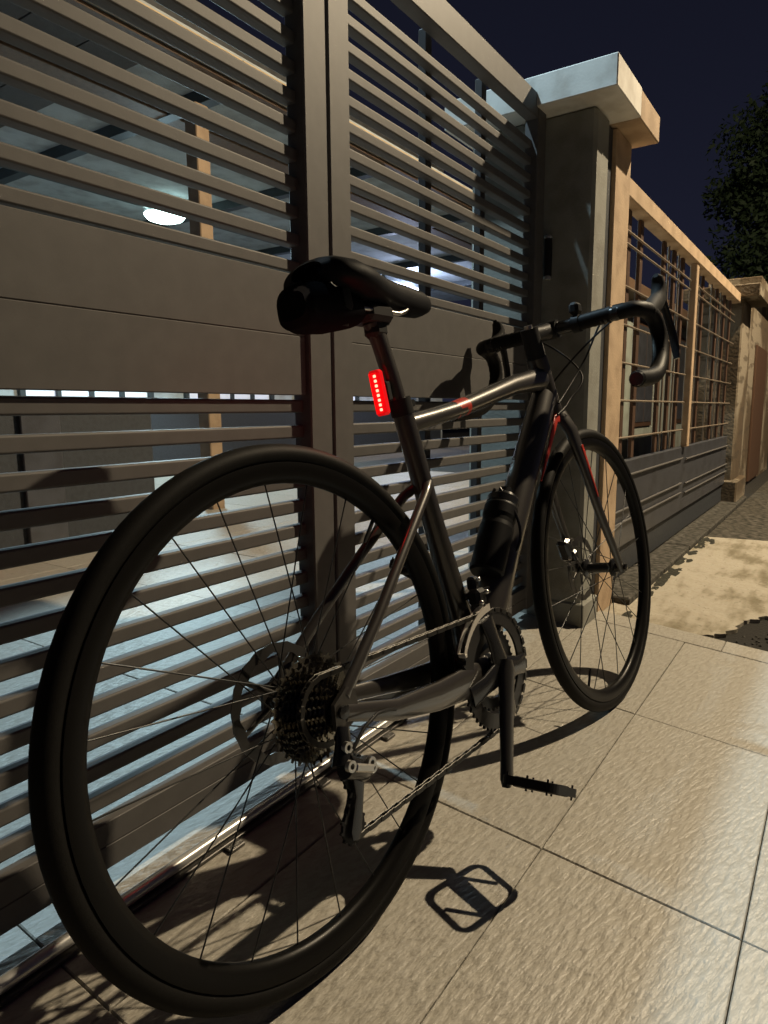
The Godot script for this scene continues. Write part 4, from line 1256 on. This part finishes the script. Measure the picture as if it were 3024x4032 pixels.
	for zz in [0.0395, 0.0535]:
		var cg := MB.new()
		cg.sweep([bp(0.030, -0.088, zz), bp(0.026, -0.120, zz), bp(0.012, -0.160, zz), bp(0.010, -0.170, zz)], [Vector2(0.013, 0.0012), Vector2(0.008, 0.0012), Vector2(0.011, 0.0012), Vector2(0.007, 0.001)], Vector3(0, 0, 1), 10)
		obj("derailleur_cage", cg, M.black_gloss, der)
	obj("pulley_wheel", toothed(bp(0.028, -0.092, 0), 11, 0.0205, 0.0235, 0.004, 0.0445, 0.0485), M.black, der)
	obj("pulley_wheel", toothed(bp(0.014, -0.156, 0), 11, 0.0205, 0.0235, 0.004, 0.0445, 0.0485), M.black, der)
	# cable loop into the rear derailleur
	var lp := MB.new()
	lp.tube([bp(0.11, -0.035, 0.064), bp(0.08, -0.024, 0.074), bp(0.05, -0.018, 0.080), bp(0.02, -0.025, 0.083), bp(-0.005, -0.042, 0.084)], 0.0024, 7)
	obj("derailleur_cable", lp, M.black, der)
	# front derailleur: curved cage around the ring top plus linkage
	var fd := MB.new()
	for zz in [0.0425, 0.0555]:
		for k in 10:
			var a0 := 1.66 + 0.10 * k
			var a1 := a0 + 0.10
			var ri := 0.1045 + 0.0006 * k
			var wd := 0.0115 - 0.0005 * k
			var q := [bb + Vector3(cos(a0) * ri, sin(a0) * ri, zz), bb + Vector3(cos(a1) * ri, sin(a1) * ri, zz), bb + Vector3(cos(a1) * (ri + wd), sin(a1) * (ri + wd), zz), bb + Vector3(cos(a0) * (ri + wd), sin(a0) * (ri + wd), zz)]
			fd.quad(q[0], q[1], q[2], q[3], Vector3(0, 0, 1))
			fd.quad(q[0] - Vector3(0, 0, 0.0012), q[1] - Vector3(0, 0, 0.0012), q[2] - Vector3(0, 0, 0.0012), q[3] - Vector3(0, 0, 0.0012), Vector3(0, 0, -1))
			fd.quad(q[3], q[2], q[2] - Vector3(0, 0, 0.0012), q[3] - Vector3(0, 0, 0.0012), q[3] - bb)
			fd.quad(q[0], q[1], q[1] - Vector3(0, 0, 0.0012), q[0] - Vector3(0, 0, 0.0012), bb - q[0])
	fd.box(bb + bp(-0.0985, 0.050, 0.049), Vector3(0.007, 0.006, 0.0135), 0.001)
	var fdo := obj("front_derailleur", fd, M.cage_plate, t)
	var fl := MB.new()
	fl.box(bb + bp(-0.018, 0.128, 0.038), Vector3(0.030, 0.030, 0.024), 0.006)
	fl.box(bb + bp(-0.014, 0.150, 0.030), Vector3(0.018, 0.024, 0.018), 0.004)
	fl.sweep([bb + bp(-0.03, 0.13, 0.02), bb + bp(0.004, 0.136, 0.05)], [Vector2(0.006, 0.006)], Vector3(0, 1, 0), 10)
	obj("derailleur_linkage", fl, M.black_gloss, fdo)
	var fb := MB.new()
	for q in [[-0.008, 0.135, 0.052], [-0.026, 0.120, 0.051], [-0.012, 0.157, 0.041]]:
		fb.lathe(bb + bp(q[0], q[1], q[2]), [Vector2(0, 0.003), Vector2(0.003, 0.0025), Vector2(0.0042, 0), Vector2(0.0042, -0.003)], 12)
	obj("derailleur_bolt", fb, M.alloy, fdo)

func make_pedal(t: Node3D, at: Vector3, s: float) -> void:
	# platform pedal: z outward, long side tipped forward and down
	var tilt := deg_to_rad(-29.0)
	var w := Vector3(cos(tilt), sin(tilt), 0)
	var up := Vector3(-sin(tilt), cos(tilt), 0)
	var bs := Basis(w, up, Vector3(0, 0, 1))
	var axle := MB.new()
	axle.sweep([at, at + Vector3(0, 0, s * 0.018)], [Vector2(0.007, 0.007)], Vector3(0, 1, 0), 12)
	axle.sweep([at + Vector3(0, 0, s * 0.016), at + Vector3(0, 0, s * 0.104)], [Vector2(0.0085, 0.013), Vector2(0.008, 0.011)], bs.x, 14)
	var p := obj("pedal", axle, M.black, t)
	var c := at + Vector3(0, 0, s * 0.0585)
	var o := PackedVector2Array()
	var i := PackedVector2Array()
	for q in [[1, 1, 0.0], [-1, 1, PI * 0.5], [-1, -1, PI], [1, -1, PI * 1.5]]:
		for k in 6:
			var a: float = q[2] + k * PI * 0.1
			o.append(Vector2(q[0] * (0.048 - 0.018) + cos(a) * 0.018, q[1] * (0.046 - 0.018) + sin(a) * 0.018))
			i.append(Vector2(q[0] * (0.042 - 0.014) + cos(a) * 0.014, q[1] * (0.040 - 0.014) + sin(a) * 0.014))
	# plate plane: x along w, y along z; thickness along up
	var pbs := Basis(w, Vector3(0, 0, 1), up * -1.0)
	var fr := MB.new()
	fr.ring_plate(c, o, i, -0.0065, 0.0065, pbs)
	obj("platform_frame", fr, M.black, p)
	var br := MB.new()
	for q in [[Vector2(0.010, -0.036), Vector2(0.038, 0.006)], [Vector2(-0.038, -0.006), Vector2(-0.010, 0.036)]]:
		var a: Vector2 = q[0]
		var b: Vector2 = q[1]
		br.sweep([c + pbs * Vector3(a.x, a.y, 0), c + pbs * Vector3(b.x, b.y, 0)], [Vector2(0.0035, 0.005)], up, 8)
	obj("platform_rib", br, M.black, p)
	for sx in [-1.0, 1.0]:
		for zz in [-0.034, 0.0, 0.034]:
			for su in [-1.0, 1.0]:
				var b0: Vector3 = c + w * sx * 0.044 + Vector3(0, 0, zz)
				var pin := MB.new()
				pin.sweep([b0 + up * su * 0.0055, b0 + up * su * 0.0115], [Vector2(0.0017, 0.0017)], Vector3(0, 0, 1), 7)
				obj("pin", pin, M.black, p)

func make_brakes(t: Node3D, fh: Vector3) -> void:
	var fc := MB.new()
	fc.box(fh + bp(-0.070, 0.058, -0.050), Vector3(0.030, 0.056, 0.030), 0.007, Basis(Vector3(0, 0, 1), 0.42))
	fc.box(fh + bp(-0.055, 0.040, -0.046), Vector3(0.022, 0.03, 0.034), 0.005, Basis(Vector3(0, 0, 1), 0.42))
	var f := obj("brake_caliper", fc, M.black_gloss, t)
	var rc := MB.new()
	rc.box(bp(0.075, 0.024, -0.052), Vector3(0.056, 0.030, 0.030), 0.007, Basis(Vector3(0, 0, 1), -0.25))
	var r := obj("brake_caliper", rc, M.black_gloss, t)
	var b1 := MB.new()
	for q in [[-0.062, 0.080], [-0.085, 0.038]]:
		b1.lathe(fh + bp(q[0], q[1], -0.034), [Vector2(0, 0.003), Vector2(0.0035, 0.0025), Vector2(0.0045, 0), Vector2(0.0045, -0.003)], 12)
	obj("caliper_bolt", b1, M.alloy, f)
	var b2 := MB.new()
	for q in [[0.058, 0.030], [0.094, 0.020]]:
		b2.lathe(bp(q[0], q[1], -0.036), [Vector2(0, 0.003), Vector2(0.0035, 0.0025), Vector2(0.0045, 0), Vector2(0.0045, -0.003)], 12)
	obj("caliper_bolt", b2, M.alloy, r)
